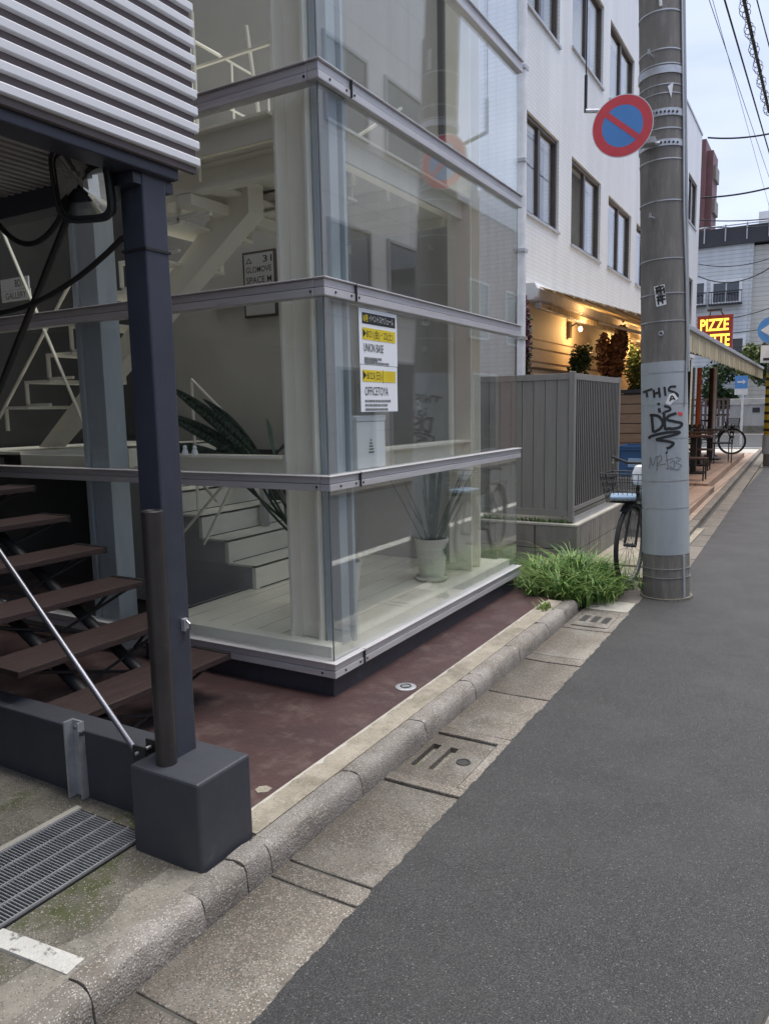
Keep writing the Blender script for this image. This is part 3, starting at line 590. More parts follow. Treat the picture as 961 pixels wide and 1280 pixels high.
gs = T('gallery_sign', 'small white and black hanging sign reading BOY GALLERY at the left edge', 'sign', (-4.95, 3.5, 2.6))
B(-5.25, -4.93, 3.5, 3.51, 2.42, 2.50).build('upper_panel', paper, gs); B(-5.25, -4.92, 3.5, 3.51, 2.34, 2.415).build('lower_panel', paper, gs)
text('BOY', 'lettering', ink, gs, (-5.08, 3.498, 2.435), XX, ZX, .1, .05); text('GALLERY', 'lettering', ink, gs, (-5.2, 3.498, 2.355), XX, ZX, .24, .045)
def poster(name, label, y0, y1, z0, z1, build, group=None):
    t = T(name, label, 'poster', (FX+.009, (y0+y1)/2, z0)); b = MB(); nseg = 8
    for i in range(nseg):
        a0 = y0+(y1-y0)*i/nseg; a1 = y0+(y1-y0)*(i+1)/nseg; o0 = -.008-.003*math.sin(i*1.1); o1 = -.008-.003*math.sin((i+1)*1.1)
        b.quad((FX+.0085, a0, z0), (FX+.0085, a1, z0), (FX+.0085, a1, z1), (FX+.0085, a0, z1))
    b.build('sheet', paper, t); build(t, y0, z0, y1, z1); return t
PX = FX+.0096
def pq(t, y0, y1, z0, z1, m, name, x=PX): MB().quad((x, y0, z0), (x, y1, z0), (x, y1, z1), (x, y0, z1)).build(name, m, t)
def tx(t, s, y, z, wd, h, m=ink, bold=0): text(s, 'lettering', m, t, (PX+.0008, y, z), YX, ZX, wd, h, bold=bold)
def small_lines(t, y, z, wd, n, rnd):
    for k in range(n):
        yy = y; end = y+wd*rnd.uniform(.55, 1)
        while yy < end:
            l = rnd.uniform(.006, .018); pq(t, yy, yy+l, z-k*.022, z-k*.022+.012, ink_g, 'small_print', PX+.0005); yy += l+.004
def p1(t, y0, z0, y1, z1):
    pq(t, y0+.03, y1-.02, z1-.075, z1-.02, ink, 'title_band'); tx(t, '8月', y0+.04, z1-.066, .045, .036, yellow, .02); tx(t, 'イベントスケジュール', y0+.10, z1-.062, .25, .034, ink_w, 0)
    pq(t, y0+.03, y1-.02, z1-.155, z1-.095, yellow, 'date_band'); tx(t, '▶8/21(金)・22(土)', y0+.035, z1-.152, .31, .052, ink, 0)
    tx(t, 'UNION BASE', y0+.04, z1-.215, .20, .042, ink, 0); small_lines(t, y0+.045, z1-.255, .28, 2, random.Random(1)); small_lines(t, y0+.045, z0+.015, .2, 1, random.Random(4))
def p2(t, y0, z0, y1, z1):
    pq(t, y0+.02, y1-.02, z1-.085, z1-.025, yellow, 'date_band'); tx(t, '▶8/23(日)', y0+.025, z1-.082, .185, .052, ink, 0); pq(t, y0+.225, y0+.229, z1-.09, z1-.02, ink, 'bar', PX+.0006)
    tx(t, 'OFFICETOYA', y0+.04, z1-.155, .24, .044, ink, 0); small_lines(t, y0+.04, z1-.19, .27, 3, random.Random(2))
poster('event_poster', 'upper white event poster with black title band and yellow date band', 3.297, 3.69, 1.74, 2.02, p1)
poster('event_poster', 'lower white event poster with one yellow band above the leaflet holder', 3.30, 3.685, 1.497, 1.737, p2)
lb = T('letter_holder', 'white acrylic leaflet holder behind the glass under the event posters', 'holder', (FX-.03, 3.43, 1.2))
B(FX-.05, FX-.014, 3.29, 3.58, 1.20, 1.445).build('body', paper, lb, bevel=.004); B(FX-.055, FX-.010, 3.286, 3.584, 1.447, 1.478).build('lid', paper, lb, bevel=.006)
for k in range(5): MB().quad(*[(FX-.0125, 3.40+dy, 1.28+k*.016+dz) for dy, dz in ((.004*k, 0), (.06-.006*k, 0), (.06-.006*k, .008), (.004*k, .008))]).build('printed_mark', curtain, lb)
for k in range(4):
    x = -3.28+.075*k; t = T('small_figurine', ['small white figurine on the ledge, nearest the steel post', 'second small white figurine on the ledge from the steel post', 'third small white figurine on the ledge from the steel post', 'small white figurine on the ledge nearest the plant leaves'][k], 'figurine', (x, 3.13, 1.277), 'figurines on the white ledge')
    MB().lathe([(.016, 0), (.018, .012), (.012, .03)], (x, 3.13, 1.277), 10).build('body', paper, t); MB().lathe([(.004, .028), (.012, .035), (.010, .048), (.003, .052)], (x, 3.13, 1.277), 10).build('head', paper, t, smooth=True)
# plants
def leaf(base, tip, wid, sagz, m, name, par, n=9, fold=.25, side=None):
    base = Vector(base); tip = Vector(tip); b = MB(); d = (tip-base); sd = side or d.cross(Vector((0, 0, 1))); sd = Vector(sd).normalized() if Vector(sd).length > 1e-6 else Vector((1, 0, 0))
    nr = sd.cross(d).normalized(); rows = []
    for i in range(n+1):
        t = i/n; p = base.lerp(tip, t)+Vector((0, 0, sagz*4*t*(1-t))); wv = wid*(math.sin(math.pi*min(1, t*.92+.08))**.8)*(1-.15*t)
        rows.append([p-sd*wv+nr*wv*fold, p-nr*.0, p+sd*wv+nr*wv*fold])
    for i in range(n):
        for j in (0, 1): b.quad(rows[i][j], rows[i][j+1], rows[i+1][j+1], rows[i+1][j])
    o = b.build(name, m, par, smooth=True); s = o.modifiers.new('thick', 'SOLIDIFY'); s.thickness = .001; return o
def pot(c, r0, r1, h, t, saucer=True):
    MB().lathe([(r0, 0), (r1*.985, h*.9), (r1, h*.92), (r1*1.03, h*.93), (r1*1.03, h), (r1*.94, h), (r1*.92, h*.9)], c, 28).build('pot', pot_m, t, smooth=True)
    MB().lathe([(r1*.9, h*.9), (r1*.9, h*.91)], c, 20).build('soil', soil, t)
    if saucer: MB().lathe([(r0*1.1, -.012), (r0*1.35, .004), (r0*1.42, .02), (r0*1.3, .02), (r0*1.2, .006)], c, 28).build('saucer', pot_m, t, smooth=True)
sp = T('potted_plant', 'snake plant in a white pot on a saucer by the street glass', 'plant', (-2.36, 4.70, .312)); c = Vector((-2.36, 4.70, .312)); pot(c, .085, .118, .29, sp)
r5 = random.Random(5)
for k in range(26):
    a = r5.uniform(0, 6.28); q = r5.uniform(.01, .08); bs = c+Vector((math.cos(a)*q, math.sin(a)*q, .27)); ht = r5.uniform(.28, .58)
    leaf(bs, bs+Vector((math.cos(a)*ht*.5, math.sin(a)*ht*.5, ht*.95)), .0095, .0, leaf_v, 'leaf', sp, 6, .5)
for dx, dy, h, wd in ((.0, .05, 1.02, .028), (.03, .13, .9, .02), (-.05, -.02, .88, .014)): leaf(c+Vector((dx*.3, dy*.3, .27)), c+Vector((dx, dy, h)), wd, 0, leaf_d, 'leaf', sp, 8, .5)
leaf(c+Vector((.06, .02, .3)), c+Vector((.13, -.03, .16)), .03, .03, leaf_p, 'leaf', sp, 8, .3)
bp = T('potted_plant', 'large leaved plant with long bent stems behind the white corner column', 'plant', (-2.47, 3.72, .31)); c = Vector((-2.47, 3.70, .31)); pot(c, .09, .125, .30, bp, False)
ends = [((-2.95, 3.55, 1.22), (-3.63, 3.5, 1.69), .045, leaf_d), ((-3.0, 3.55, 1.2), (-3.72, 3.5, 1.52), .05, leaf_d), ((-3.05, 3.5, 1.18), (-3.80, 3.45, 1.30), .055, leaf_d),
        ((-2.98, 3.6, 1.25), (-3.38, 3.55, 1.6), .03, leaf_d), ((-2.86, 3.6, 1.24), (-2.90, 3.58, 1.47), .022, leaf_p), ((-2.9, 3.6, 1.2), (-2.76, 3.62, 1.31), .035, leaf_d), ((-3.1, 3.5, 1.13), (-3.40, 3.5, 1.05), .05, leaf_d)]
for k, (s_, t_, wd, m) in enumerate(ends):
    s_ = Vector(s_); p0 = c+Vector((-.05, .01*k-.03, .27)); mid = Vector((s_.x*.62+p0.x*.38, s_.y, .78+.03*k)); cv = []
    for i in range(13):
        t = i/12; cv.append(p0*(1-t)**2+mid*2*t*(1-t)+s_*t*t)
    MB().tube(cv, .0085, 6).build('stem', leaf_d, bp, smooth=True); leaf(s_, t_, wd, .03, m, 'leaf', bp, 26, .10, side=(.35, .55, .9))
# ================================================================== BLOCK WALL, LOUVRE SCREEN, WEEDS
bw = T('block_wall', 'low grey concrete block planter wall under the louvre screen', 'wall', (-2.4, 6.7, 0)); CX, CY = -1.86, 6.60
B(-3.6, CX-.012, CY+.012, 9.0, -.05, .425).build('mortar_core', mortar_m, bw)
for row, (z0, z1) in enumerate(((.012, .215), (.223, .428))):
    x = CX; off = (.0, .2)[row]; first = True; 
    while x > -3.5:
        l = .39 if not first or row == 0 else .39; B(max(x-l, -3.55)+.004, x-(.004 if not first else 0), CY, CY+.12, z0, z1).build('block', block_m, bw, bevel=.004); x -= l if not (first and row) else .395; first = False
    y = CY+.124; first = True
    while y < 8.9:
        l = .39 if not (first and row) else .2; 
        pl = [(CX-.12, y+.003), (CX+.001, y+.003)]; ng = max(1, int(round(l/.078)))
        for g_ in range(1, ng): yg = y+l*g_/ng; pl += [(CX+.001, yg-.006), (CX-.007, yg-.003), (CX-.007, yg+.003), (CX+.001, yg+.006)]
        pl += [(CX+.001, y+l-.004), (CX-.12, y+l-.004)]; MB().prism(pl, 'z', z0, z1).build('block', block_m, bw); y += l; first = False
b = MB(); b.box(-3.55, CX+.002, CY-.003, CY+.1, .43, .455); b.box(CX-.16, CX+.002, CY+.1, 8.9, .43, .455); b.build('cap', cap_m, bw, bevel=.006)
ls = T('louvre_screen', 'taupe metal screen of upright boards and slats standing on the block wall', 'screen', (-2.3, 7.2, .47)); LX, LY, LT = -1.915, 6.70, 1.80
B(LX-.05, LX, LY-.05, LY, .475, LT+.015).build('corner_post', louver_m, ls, bevel=.003)
for q0, q1 in ((LT-.055, LT), (.515, .575)): B(-3.3, LX-.052, LY-.045, LY-.005, q0, q1).build('board_rail', louver_m, ls, bevel=.002)
bd = B(LX-.055-.105, LX-.057, LY-.035, LY-.015, .577, LT-.057).build('board', louver_m, ls)
for i in range(1, 12): inst(bd, (-.1085*i, rr.uniform(-.003, .003), 0), ls)
B(-3.3, LX-.06, LY-.013, LY-.01, .52, LT-.02).build('board_backing', seam_m, ls)
for q0, q1 in ((LT-.055, LT), (.56, .60)): B(LX-.045, LX-.005, LY+.002, 8.36, q0, q1).build('slat_rail', louver_m, ls, bevel=.002)
sl = MB().prism([(LX-.006, LY+.014), (LX-.006, LY+.034), (LX-.044, LY+.062), (LX-.044, LY+.056)], 'z', .602, LT-.057).build('slat', louver_m, ls)
for i in range(1, 27): inst(sl, (0, .0625*i, 0), ls)
B(LX-.048, LX-.002, 8.362, 8.41, .475, LT+.01).build('end_post', louver_m, ls)
B(LX-.12, LX-.11, LY+.01, 8.36, .5, LT-.03).build('slat_gap_shade', seam_m, ls)  # dark sheet added so the gaps between slats read as shade
B(LX+.002, LX+.008, LY-.02, 8.3, .457, .515).build('base_angle', zinc, ls)
def blades(name, n, region, hmin, hmax, m, seed, wid=.0055, parent=None, lean=.55):
    r = random.Random(seed); b = MB()
    for i in range(n):
        p = region(r)
        if p is None: continue
        h = r.uniform(hmin, hmax)*p[3]; a = r.uniform(0, 6.283); ln = r.uniform(.15, lean)*h; wv = wid*r.uniform(.6, 1.3); d = Vector((math.cos(a), math.sin(a), 0)); s = Vector((-d.y, d.x, 0))*wv; q = Vector(p[:3]); pr = None
        for k in range(5):
            t = k/4; c = q+d*ln*t*t*1.5+Vector((0, 0, h*(t-.5*t*t*t*min(1.1, lean)))); ww = s*(1-t)**.7 if k < 4 else s*0.02
            row = (c-ww, c+ww)
            if pr: b.quad(pr[0], pr[1], row[1], row[0])
            pr = row
    o = b.build(name, m, parent); o['kind'] = 'stuff'; return o
def reg(r):
    x = r.uniform(-2.1, -1.3); y = r.uniform(5.42, 6.56)
    if x < -1.95 and y < 5.62: return None
    if x > -1.45 and y > 5.95: return None
    d = math.hypot((x+1.72)/.44, (y-5.95)/.62)
    if d > 1+r.uniform(-.15, .1): return None
    return (x, y, .02, (1-.45*d)*(.6+.5*abs(math.sin(x*9+y*7))))
tag(blades('weed_grass', 2300, reg, .25, .56, grass_a, 11, .0078, None, .85), 'clump of long green grass weeds at the foot of the block wall', 'grass')
tag(blades('pale_weed_grass', 1000, reg, .25, .6, grass_b, 12, .007, None, .95), 'paler yellow green grass blades mixed into the weed clump', 'grass')
tag(blades('dry_weed_stalks', 170, reg, .3, .6, grass_c, 17, .005, None, .8), 'straw coloured dead stalks in the weed clump', 'grass')
tag(blades('small_weed', 46, lambda r: (-1.66+r.gauss(0, .02), 5.06+r.gauss(0, .03), G, 1), .05, .1, grass_b, 13, .006), 'tiny weed tuft in the mortar strip', 'weed')
tag(blades('planter_grass', 700, lambda r: (r.uniform(-3.3, -1.92), r.uniform(6.69, 6.64), .44, 1), .03, .09, grass_a, 15, .005), 'short grass growing along the foot of the board screen', 'grass')
tag(blades('pole_weed', 120, lambda r: (r.uniform(-1.45, -1.15), r.uniform(6.2, 6.7), .0, 1), .06, .16, grass_a, 16, .005), 'weeds around the bicycle wheel beside the pole', 'grass')
struct(B(-3.6, -1.5, 5.6, 6.6, -.2, .03).build('weed_soil', soil))
struct(B(-1.859, -1.17, 6.6, 9.6, -.2, .03).build('side_ground', strip_m))

# ================================================================== UTILITY POLE
PB = Vector((-1.008, 6.13, 0)); LEAN = Vector((-.0385, 0, 1)); TO = Vector((.162, -.987, 0)); RI = Vector((.987, .162, 0))
def pr_(z): return .176-.0062*z
def pc(z): return PB+LEAN*z
def pon(u, z, off=.002):
    a = math.asin(max(-.98, min(.98, u))); return pc(z)+(RI*math.sin(a)+TO*math.cos(a))*(pr_(z)+off)
def seg(z0, z1, extra=0, n=10):
    b = MB(); zs = [z0+(z1-z0)*i/n for i in range(n+1)]; b.tube([pc(z) for z in zs], [pr_(z)+extra for z in zs], 40); return b
up_ = T('utility_pole', 'grey concrete utility pole with graffiti and steel bands beside the gutter', 'pole', tuple(PB))
seg(-.1, 9.5, 0, 20).build('shaft', pole_c, up_, smooth=True)
seg(.36, 1.825, .0025).build('painted_sheet', pole_w, up_, smooth=True)
def band(z, h=.008, ex=.004, m=None, tilt=0):
    b = MB(); b.tube([pc(z-h/2), pc(z+h/2)], [pr_(z)+ex]*2, 40); return b.build('steel_band', m or band_m, up_, smooth=True)
for z, h in ((.93, .006), (1.25, .004), (1.51, .004), (1.745, .006), (2.12, .007), (2.32, .007), (2.57, .006), (2.98, .008), (3.27, .008), (3.48, .008), (3.72, .006), (3.78, .006), (3.92, .008), (4.02, .008), (4.28, .01), (.72, .004), (.25, .006), (.18, .005)): band(z, h)
for z, h in ((3.38, .045), (3.59, .05), (3.88, .05)): band(z, h, .008, zinc)
b = MB()
for z in (3.38, 3.59):
    for k in range(9):
        p = pon(-.7+.17*k, z, .009); b.disc(p, .008, TO, .006, 8)
b.build('band_bolts', black_steel, up_)
for u, z in ((-.35, 2.86), (-.35, 3.98)):
    p = pon(u, z, -.01); dn = (p-pc(z)).normalized(); MB().tube([p, p+dn*.09, p+dn*.09+Vector((.004, 0, .025))], .009, 8).build('step_bolt', zinc, up_)
p = pon(-.1, 2.03, 0); MB().torus(p+TO*.006, .014, .006, 'y', 16, 6).build('bolt_ring', zinc, up_)
MB().tube([pon(.02, 4.45, .01), pon(.0, 4.37, .02), pon(.02, 4.3, .012)], .011, 8).build('insulated_hook', white_p, up_, smooth=True)
MB().tube([pon(.9, 4.6, .012), pon(.9, 3.5, .012), pon(.86, 2.9, .014), pon(.93, 2.4, .012), pon(.93, 2.0, .012), pon(.88, 1.7, .012), pon(.83, 1.5, .008)], .009, 8).build('down_cable', band_m, up_, smooth=True)
MB().tube([pon(.97, 4.6, .014), pon(.97, 2.6, .014), pon(.95, 1.75, .016)], .012, 8).build('cable_conduit', pole_w, up_, smooth=True)
MB().tube([pon(.72, .36, .004), pon(.72, .0, .004)], .01, 8).build('ground_conduit', pole_w, up_)
MB().quad(pon(.28, 3.76, .009), pon(.52, 3.79, .009), pon(.42, 3.68, .009)).build('arrow_tag', white_p, up_)
seg(-.05, .02, .02, 2).build('mortar_collar', rough_m, up_, smooth=True)
def zf(py): return 1.5+(1.82-.00623*(py-455)-1.5)*.985
def gp(cx, cy):
    px = 740+cx/4.348; py = 400+cy/4.348; return ((px-830.5)/29.6, zf(py))
def stroke(pts, wd, m=ink, off=.0045, sub=5):
    q = [Vector(gp(*p)) for p in pts]; res = []
    for i in range(len(q)-1):
        p0 = q[max(i-1, 0)]; p1 = q[i]; p2 = q[i+1]; p3 = q[min(i+2, len(q)-1)]
        for k in range(sub):
            t = k/sub; res.append(.5*((2*p1)+(-p0+p2)*t+(2*p0-5*p1+4*p2-p3)*t*t+(-p0+3*p1-3*p2+p3)*t**3))
    res.append(q[-1]); b = MB(); pr = None
    for i, c in enumerate(res):
        d = (res[min(i+1, len(res)-1)]-res[max(i-1, 0)]); d = Vector((d.x*.175, d.y)); d = d.normalized() if d.length > 0 else Vector((1, 0)); nn = Vector((-d.y, d.x))*wd
        row = (pon(c.x+nn.x/.175, c.y+nn.y, off), pon(c.x-nn.x/.175, c.y-nn.y, off))
        if pr: b.quad(pr[0], pr[1], row[1], row[0])
        pr = row
    return b
W1 = .0105
gw = [([(278, 390), (300, 383), (332, 374)], W1*.8), ([(298, 384), (303, 416)], W1*.8), ([(338, 378), (342, 420)], W1*.8), ([(366, 368), (372, 420)], W1*.8), ([(340, 400), (368, 393)], W1*.8), ([(396, 364), (402, 412)], W1*.8),
      ([(458, 364), (428, 366), (420, 384), (448, 394), (466, 410), (452, 428), (428, 432)], W1*.8), ([(363, 448), (366, 460)], W1), ([(366, 476), (371, 500)], W1), ([(393, 465), (422, 474), (424, 488), (395, 496)], W1*.8),
      ([(326, 508), (334, 606)], W1), ([(316, 512), (362, 518), (386, 552), (372, 584), (336, 604)], W1), ([(392, 502), (398, 590)], W1), ([(384, 508), (394, 498)], W1*.8), ([(398, 592), (430, 580)], W1*.8),
      ([(458, 504), (418, 518), (408, 536), (440, 546), (484, 558), (474, 578), (430, 586), (408, 582)], W1),
      ([(310, 640), (322, 626), (380, 610), (440, 603), (474, 606), (440, 620), (376, 634), (352, 644), (400, 650), (440, 662), (424, 682), (404, 690)], W1), ([(402, 710), (408, 714)], W1*1.1)]
W2 = .0028
gw += [([(318, 738), (311, 800)], W2), ([(318, 738), (330, 784), (352, 730), (352, 812)], W2), ([(352, 742), (372, 728), (378, 748), (352, 778)], W2), ([(352, 782), (400, 772)], W2), ([(404, 726), (412, 800)], W2), ([(398, 756), (440, 742)], W2), ([(420, 770), (444, 756), (440, 796), (420, 784)], W2), ([(452, 736), (478, 748), (452, 766), (482, 782), (456, 806)], W2), ([(400, 796), (470, 806)], W2)]
for pts, wd in gw: stroke(pts, wd).build('graffiti_stroke', ink if wd > .004 else ink_g, up_)
def patch(cs, m, name, off): 
    b = MB(); b.v = [tuple(pon(*gp(*c), off)) for c in cs]; b.f = [tuple(range(len(cs)))]; return b.build(name, m, up_)
patch([(400, 450), (422, 404), (446, 398), (468, 428), (440, 446), (424, 462)], ink_w, 'white_sticker', .0062)
for pts in ([(424, 440), (434, 412), (450, 434)], [(428, 430), (446, 426)]): stroke(pts, .005, ink, .0075).build('sticker_print', ink, up_)
patch([(464, 496), (490, 502), (488, 520), (468, 514)], red_p, 'red_sticker', .0062)
def spx(px, py): return ((px-828)/28.6, 1.5+(1.82-.00623*(py-455)-1.5)*.985)
b = MB(); cs = [spx(817, 364), spx(830, 362), spx(832, 386), spx(820, 388)]; b.quad(*[pon(u, z, .004) for u, z in cs]).build('square_sticker', ink_w, up_)
def sst(pl):
    b = MB(); pr = None
    for i in range(len(pl)-1):
        u0, z0 = spx(*pl[i]); u1, z1 = spx(*pl[i+1]); d = Vector(((u1-u0)*.17, z1-z0)).normalized(); n_ = Vector((-d.y, d.x))*.006
        b.quad(pon(u0+n_.x/.17, z0+n_.y, .0055), pon(u0-n_.x/.17, z0-n_.y, .0055), pon(u1-n_.x/.17, z1-n_.y, .0055), pon(u1+n_.x/.17, z1+n_.y, .0055))
    b.build('sticker_print', ink, up_)
for pl in ([(818.5, 366), (829, 364.5)], [(819, 370), (830, 368.5)], [(820.5, 366), (821, 373)], [(825, 366), (825.6, 373)], [(829, 366), (829.6, 373)], [(820, 377), (830.5, 375.5)], [(820.5, 381), (831, 379.5)], [(822, 377), (822.6, 386)], [(827, 376), (827.6, 385)]): sst(pl)
# arm and hanger at sign height
ar = T('guy_wire_arm', 'short steel arm on the pole with a rod hanging from above', 'arm', tuple(pc(3.7)))
MB().tube([pc(3.68)-RI*.14, Vector((-1.66, 5.95, 3.70))], .016, 8).build('arm', zinc, ar)
MB().tube([(-1.66, 5.95, 3.69), (-1.66, 5.95, 3.95)], .012, 8).build('turnbuckle', black_steel, ar); MB().tube([(-1.66, 5.95, 3.95), (-1.66, 5.95, 6.5)], .005, 6).build('rod', black_steel, ar)
# no parking sign
ns_ = T('road_sign', 'round no parking sign, blue with red ring and slash, clamped to the pole', 'sign', (-1.36, 5.78, 3.5)); SC = Vector((-1.352, 5.80, 3.49)); SN = Vector((.10, -1, -.02)).normalized(); SR = SN.cross(Vector((0, 0, 1))).normalized()*-1; SU = SR.cross(SN).normalized()*-1
if SR.x < 0: SR = -SR
if SU.z < 0: SU = -SU
def sp_(u, v, d=0): return SC+SR*u+SU*v+SN*d
def ringm(r0, r1, d, n=64):
    b = MB()
    for i in range(n):
        a, c_ = 2*math.pi*i/n, 2*math.pi*(i+1)/n
        b.quad(sp_(r0*math.cos(a), r0*math.sin(a), d), sp_(r1*math.cos(a), r1*math.sin(a), d), sp_(r1*math.cos(c_), r1*math.sin(c_), d), sp_(r0*math.cos(c_), r0*math.sin(c_), d))
    return b
SRR = .212
MB().disc(SC-SN*.006, SRR, SN, .006, 64).build('plate', white_p, ns_)
ringm(.142, SRR-.006, .0012).build('red_ring', red_p, ns_); MB().disc(SC, .145, SN, .0006, 64).build('blue_disc', blue_p, ns_)
b = MB(); c45 = math.cos(R_(40)); s45 = math.sin(R_(40)); L_ = .146; h_ = .019
b.quad(*[sp_(-L_*c45*s-h_*s45*t, L_*s45*s-h_*c45*t, .0018) for s, t in ((1, 1), (1, -1), (-1, -1), (-1, 1))]); b.build('red_slash', red_p, ns_)
MB().tube([sp_(.05, -.12, -.01), pc(3.38)+TO*.15], .012, 8).build('bracket', zinc, ns_); B(-1.26, -1.14, 5.86, 5.96, 3.36, 3.40).build('clamp', zinc, ns_)

# ================================================================== BICYCLE
def bicycle(label, frame_mat, basket_fill=True, detail=True):
    t = T('bicycle', label, 'bicycle'); R = .325
    for wx in (0, -1.06):
        wh = MB().torus((wx, 0, R+.012), R, .02, 'y', 40, 8).build('wheel', black_rub, t, smooth=True); MB().torus((wx, 0, R+.012), R-.026, .01, 'y', 40, 6).build('rim', rim_d, wh)
        b = MB()
        for k in range(18): a = 2*math.pi*k/18; b.tube([(wx, .02*(-1)**k, R+.012), (wx+math.cos(a)*(R-.03), 0, R+.012+math.sin(a)*(R-.03))], .0016, 4, False)
        b.tube([(wx, -.05, R+.012), (wx, .05, R+.012)], .016, 8); b.build('spokes', rim_d, wh)
        b = MB(); a0, a1 = (1.0, 2.8) if wx == 0 else (.3, 3.0); n = 14; pr = None
        for k in range(n+1):
            a = a0+(a1-a0)*k/n; c_ = Vector((wx+math.cos(a)*(R+.035), 0, R+.012+math.sin(a)*(R+.035))); row = (c_+Vector((0, -.024, 0)), c_+Vector((0, .024, 0)))
            if pr: b.quad(pr[0], pr[1], row[1], row[0])
            pr = row
        o = b.build('mudguard', black_steel, t); s = o.modifiers.new('t', 'SOLIDIFY'); s.thickness = .003
    b = MB(); z0 = R+.012
    for s in (-.045, .045): b.tube([(0, s, z0), (-.12, s*.9, .62), (-.13, 0, .66)], .011, 8)
    b.tube([(-.13, 0, .64), (-.18, 0, .86)], .016, 8); b.build('fork', black_steel, t, smooth=True)
    b = MB(); b.tube([(-.16, 0, .76), (-.35, 0, .5), (-.56, 0, .3)], .019, 8); b.tube([(-.15, 0, .70), (-.36, 0, .43), (-.56, 0, .3)], .014, 8); b.tube([(-.56, 0, .3), (-.72, 0, .78)], .015, 8)
    for s in (-.04, .04): b.tube([(-.56, s*.5, .3), (-1.06, s, z0)], .009, 6); b.tube([(-.70, s*.4, .70), (-1.06, s, z0)], .008, 6)
    b.build('frame', frame_mat, t, smooth=True)
    MB().tube([(-.19, 0, .86), (-.2, 0, 1.0)], .012, 8).build('stem', zinc, t)
    b = MB(); b.tube([(-.38, -.28, 1.02), (-.26, -.25, 1.04), (-.19, -.1, 1.0), (-.19, .1, 1.0), (-.26, .25, 1.04), (-.38, .28, 1.02)], .011, 8); hb = b.build('handlebar', black_steel, t, smooth=True)
    for s in (-1, 1): MB().tube([(-.36, s*.277, 1.022), (-.48, s*.285, 1.0)], .016, 8).build('grip', black_rub, hb); MB().tube([(-.25, s*.24, 1.025), (-.3, s*.27, .99), (-.38, s*.285, .985)], .006, 6).build('brake_lever', zinc, hb)
    MB().tube([(-.72, 0, .76), (-.735, 0, .86)], .013, 8).build('seat_post', zinc, t)
    b = MB(); b.v = []; pr = []
    for k in range(8):
        u = k/7; wv = .025+.085*u*u; x = -.58-.27*u; zz = .885+.012*math.sin(u*3); pr.append([(x, -wv, zz-.03), (x, -wv*.6, zz), (x, wv*.6, zz), (x, wv, zz-.03)])
    for k in range(7):
        for j in range(3): b.quad(pr[k][j], pr[k][j+1], pr[k+1][j+1], pr[k+1][j])
    o = b.build('saddle', black_rub, t, smooth=True); s = o.modifiers.new('t', 'SOLIDIFY'); s.thickness = .02
    b = MB()
    for s in (-.06, .06): b.tube([(-.78, s, .72), (-1.2, s, .72), (-1.06, s, z0)], .006, 6)
    for k in range(4): b.tube([(-.82-.1*k, -.06, .72), (-.82-.1*k, .06, .72)], .005, 5)
    b.build('rear_rack', black_steel, t)
    b = MB(); n = 9
    def bk(u, s, q):   # basket rim points: tapered box
        wx = .30; wy = .20-.02*(1-q); x0 = -.13+.0; return Vector((x0+(wx*u)*(.88+.12*q)+.0, s*wy*(.85+.15*q), .70+.235*q))
    for q in (0, .2, .4, .6, .8, 1):
        b.tube([bk(0, -1, q), bk(1, -1, q), bk(1, 1, q), bk(0, 1, q), bk(0, -1, q)], .0045 if q == 1 else .0028, 5)
    for k in range(n+1):
        u = k/n
        for s in (-1, 1): b.tube([bk(u, s, 0), bk(u, s, 1)], .0026, 4)
        sgn = -1+2*u
        for e in (0, 1): b.tube([bk(e, sgn, 0), bk(e, sgn, 1)], .0026, 4)
        b.tube([bk(u, -1, 0), bk(u, 1, 0)], .0026, 4)
    ba = b.build('basket', black_steel, t)
    b = MB(); b.tube([(-.56, -.06, .3), (-.56, .06, .3)], .02, 10); b.tube([(-.56, .05, .3), (-.46, .06, .17)], .009, 6); b.tube([(-.56, -.05, .3), (-.66, -.06, .43)], .009, 6); b.box(-.5, -.42, .06, .14, .155, .18); b.box(-.7, -.62, -.14, -.06, .42, .445); b.build('crank', black_steel, t)
    return t
bk1 = bicycle('bicycle with front wire basket parked half behind the utility pole', green_fr)
bk1.location = (-1.325, 6.26, .03); bk1.rotation_euler = (0, 0, R_(-90-6.5))
cl = tag(MB().prism([(-.11, -.12), (.09, -.13), (.1, .12), (-.1, .11)], 'z', .0, .03).build('folded_cloth', blue_lt, bevel=.012), 'light blue folded cloth lying in the bicycle basket', 'cloth'); cl.location = (-1.36, 6.16, .765); cl.rotation_euler = (0, 0, .25)
pb = tag(MB().lathe([(.05, 0), (.075, .03), (.07, .1), (.05, .15), (.03, .16)], (0, 0, 0), 9).build('plastic_bag', paper, smooth=True), 'crumpled white bag behind the bicycle basket', 'bag'); pb.location = (-1.27, 6.36, .86)
bk2 = bicycle('dark bicycle standing side on at the far end of the cafe terrace', black_steel)
bk2.location = (-2.05, 21.6, .2); bk2.rotation_euler = (0, 0, R_(8))

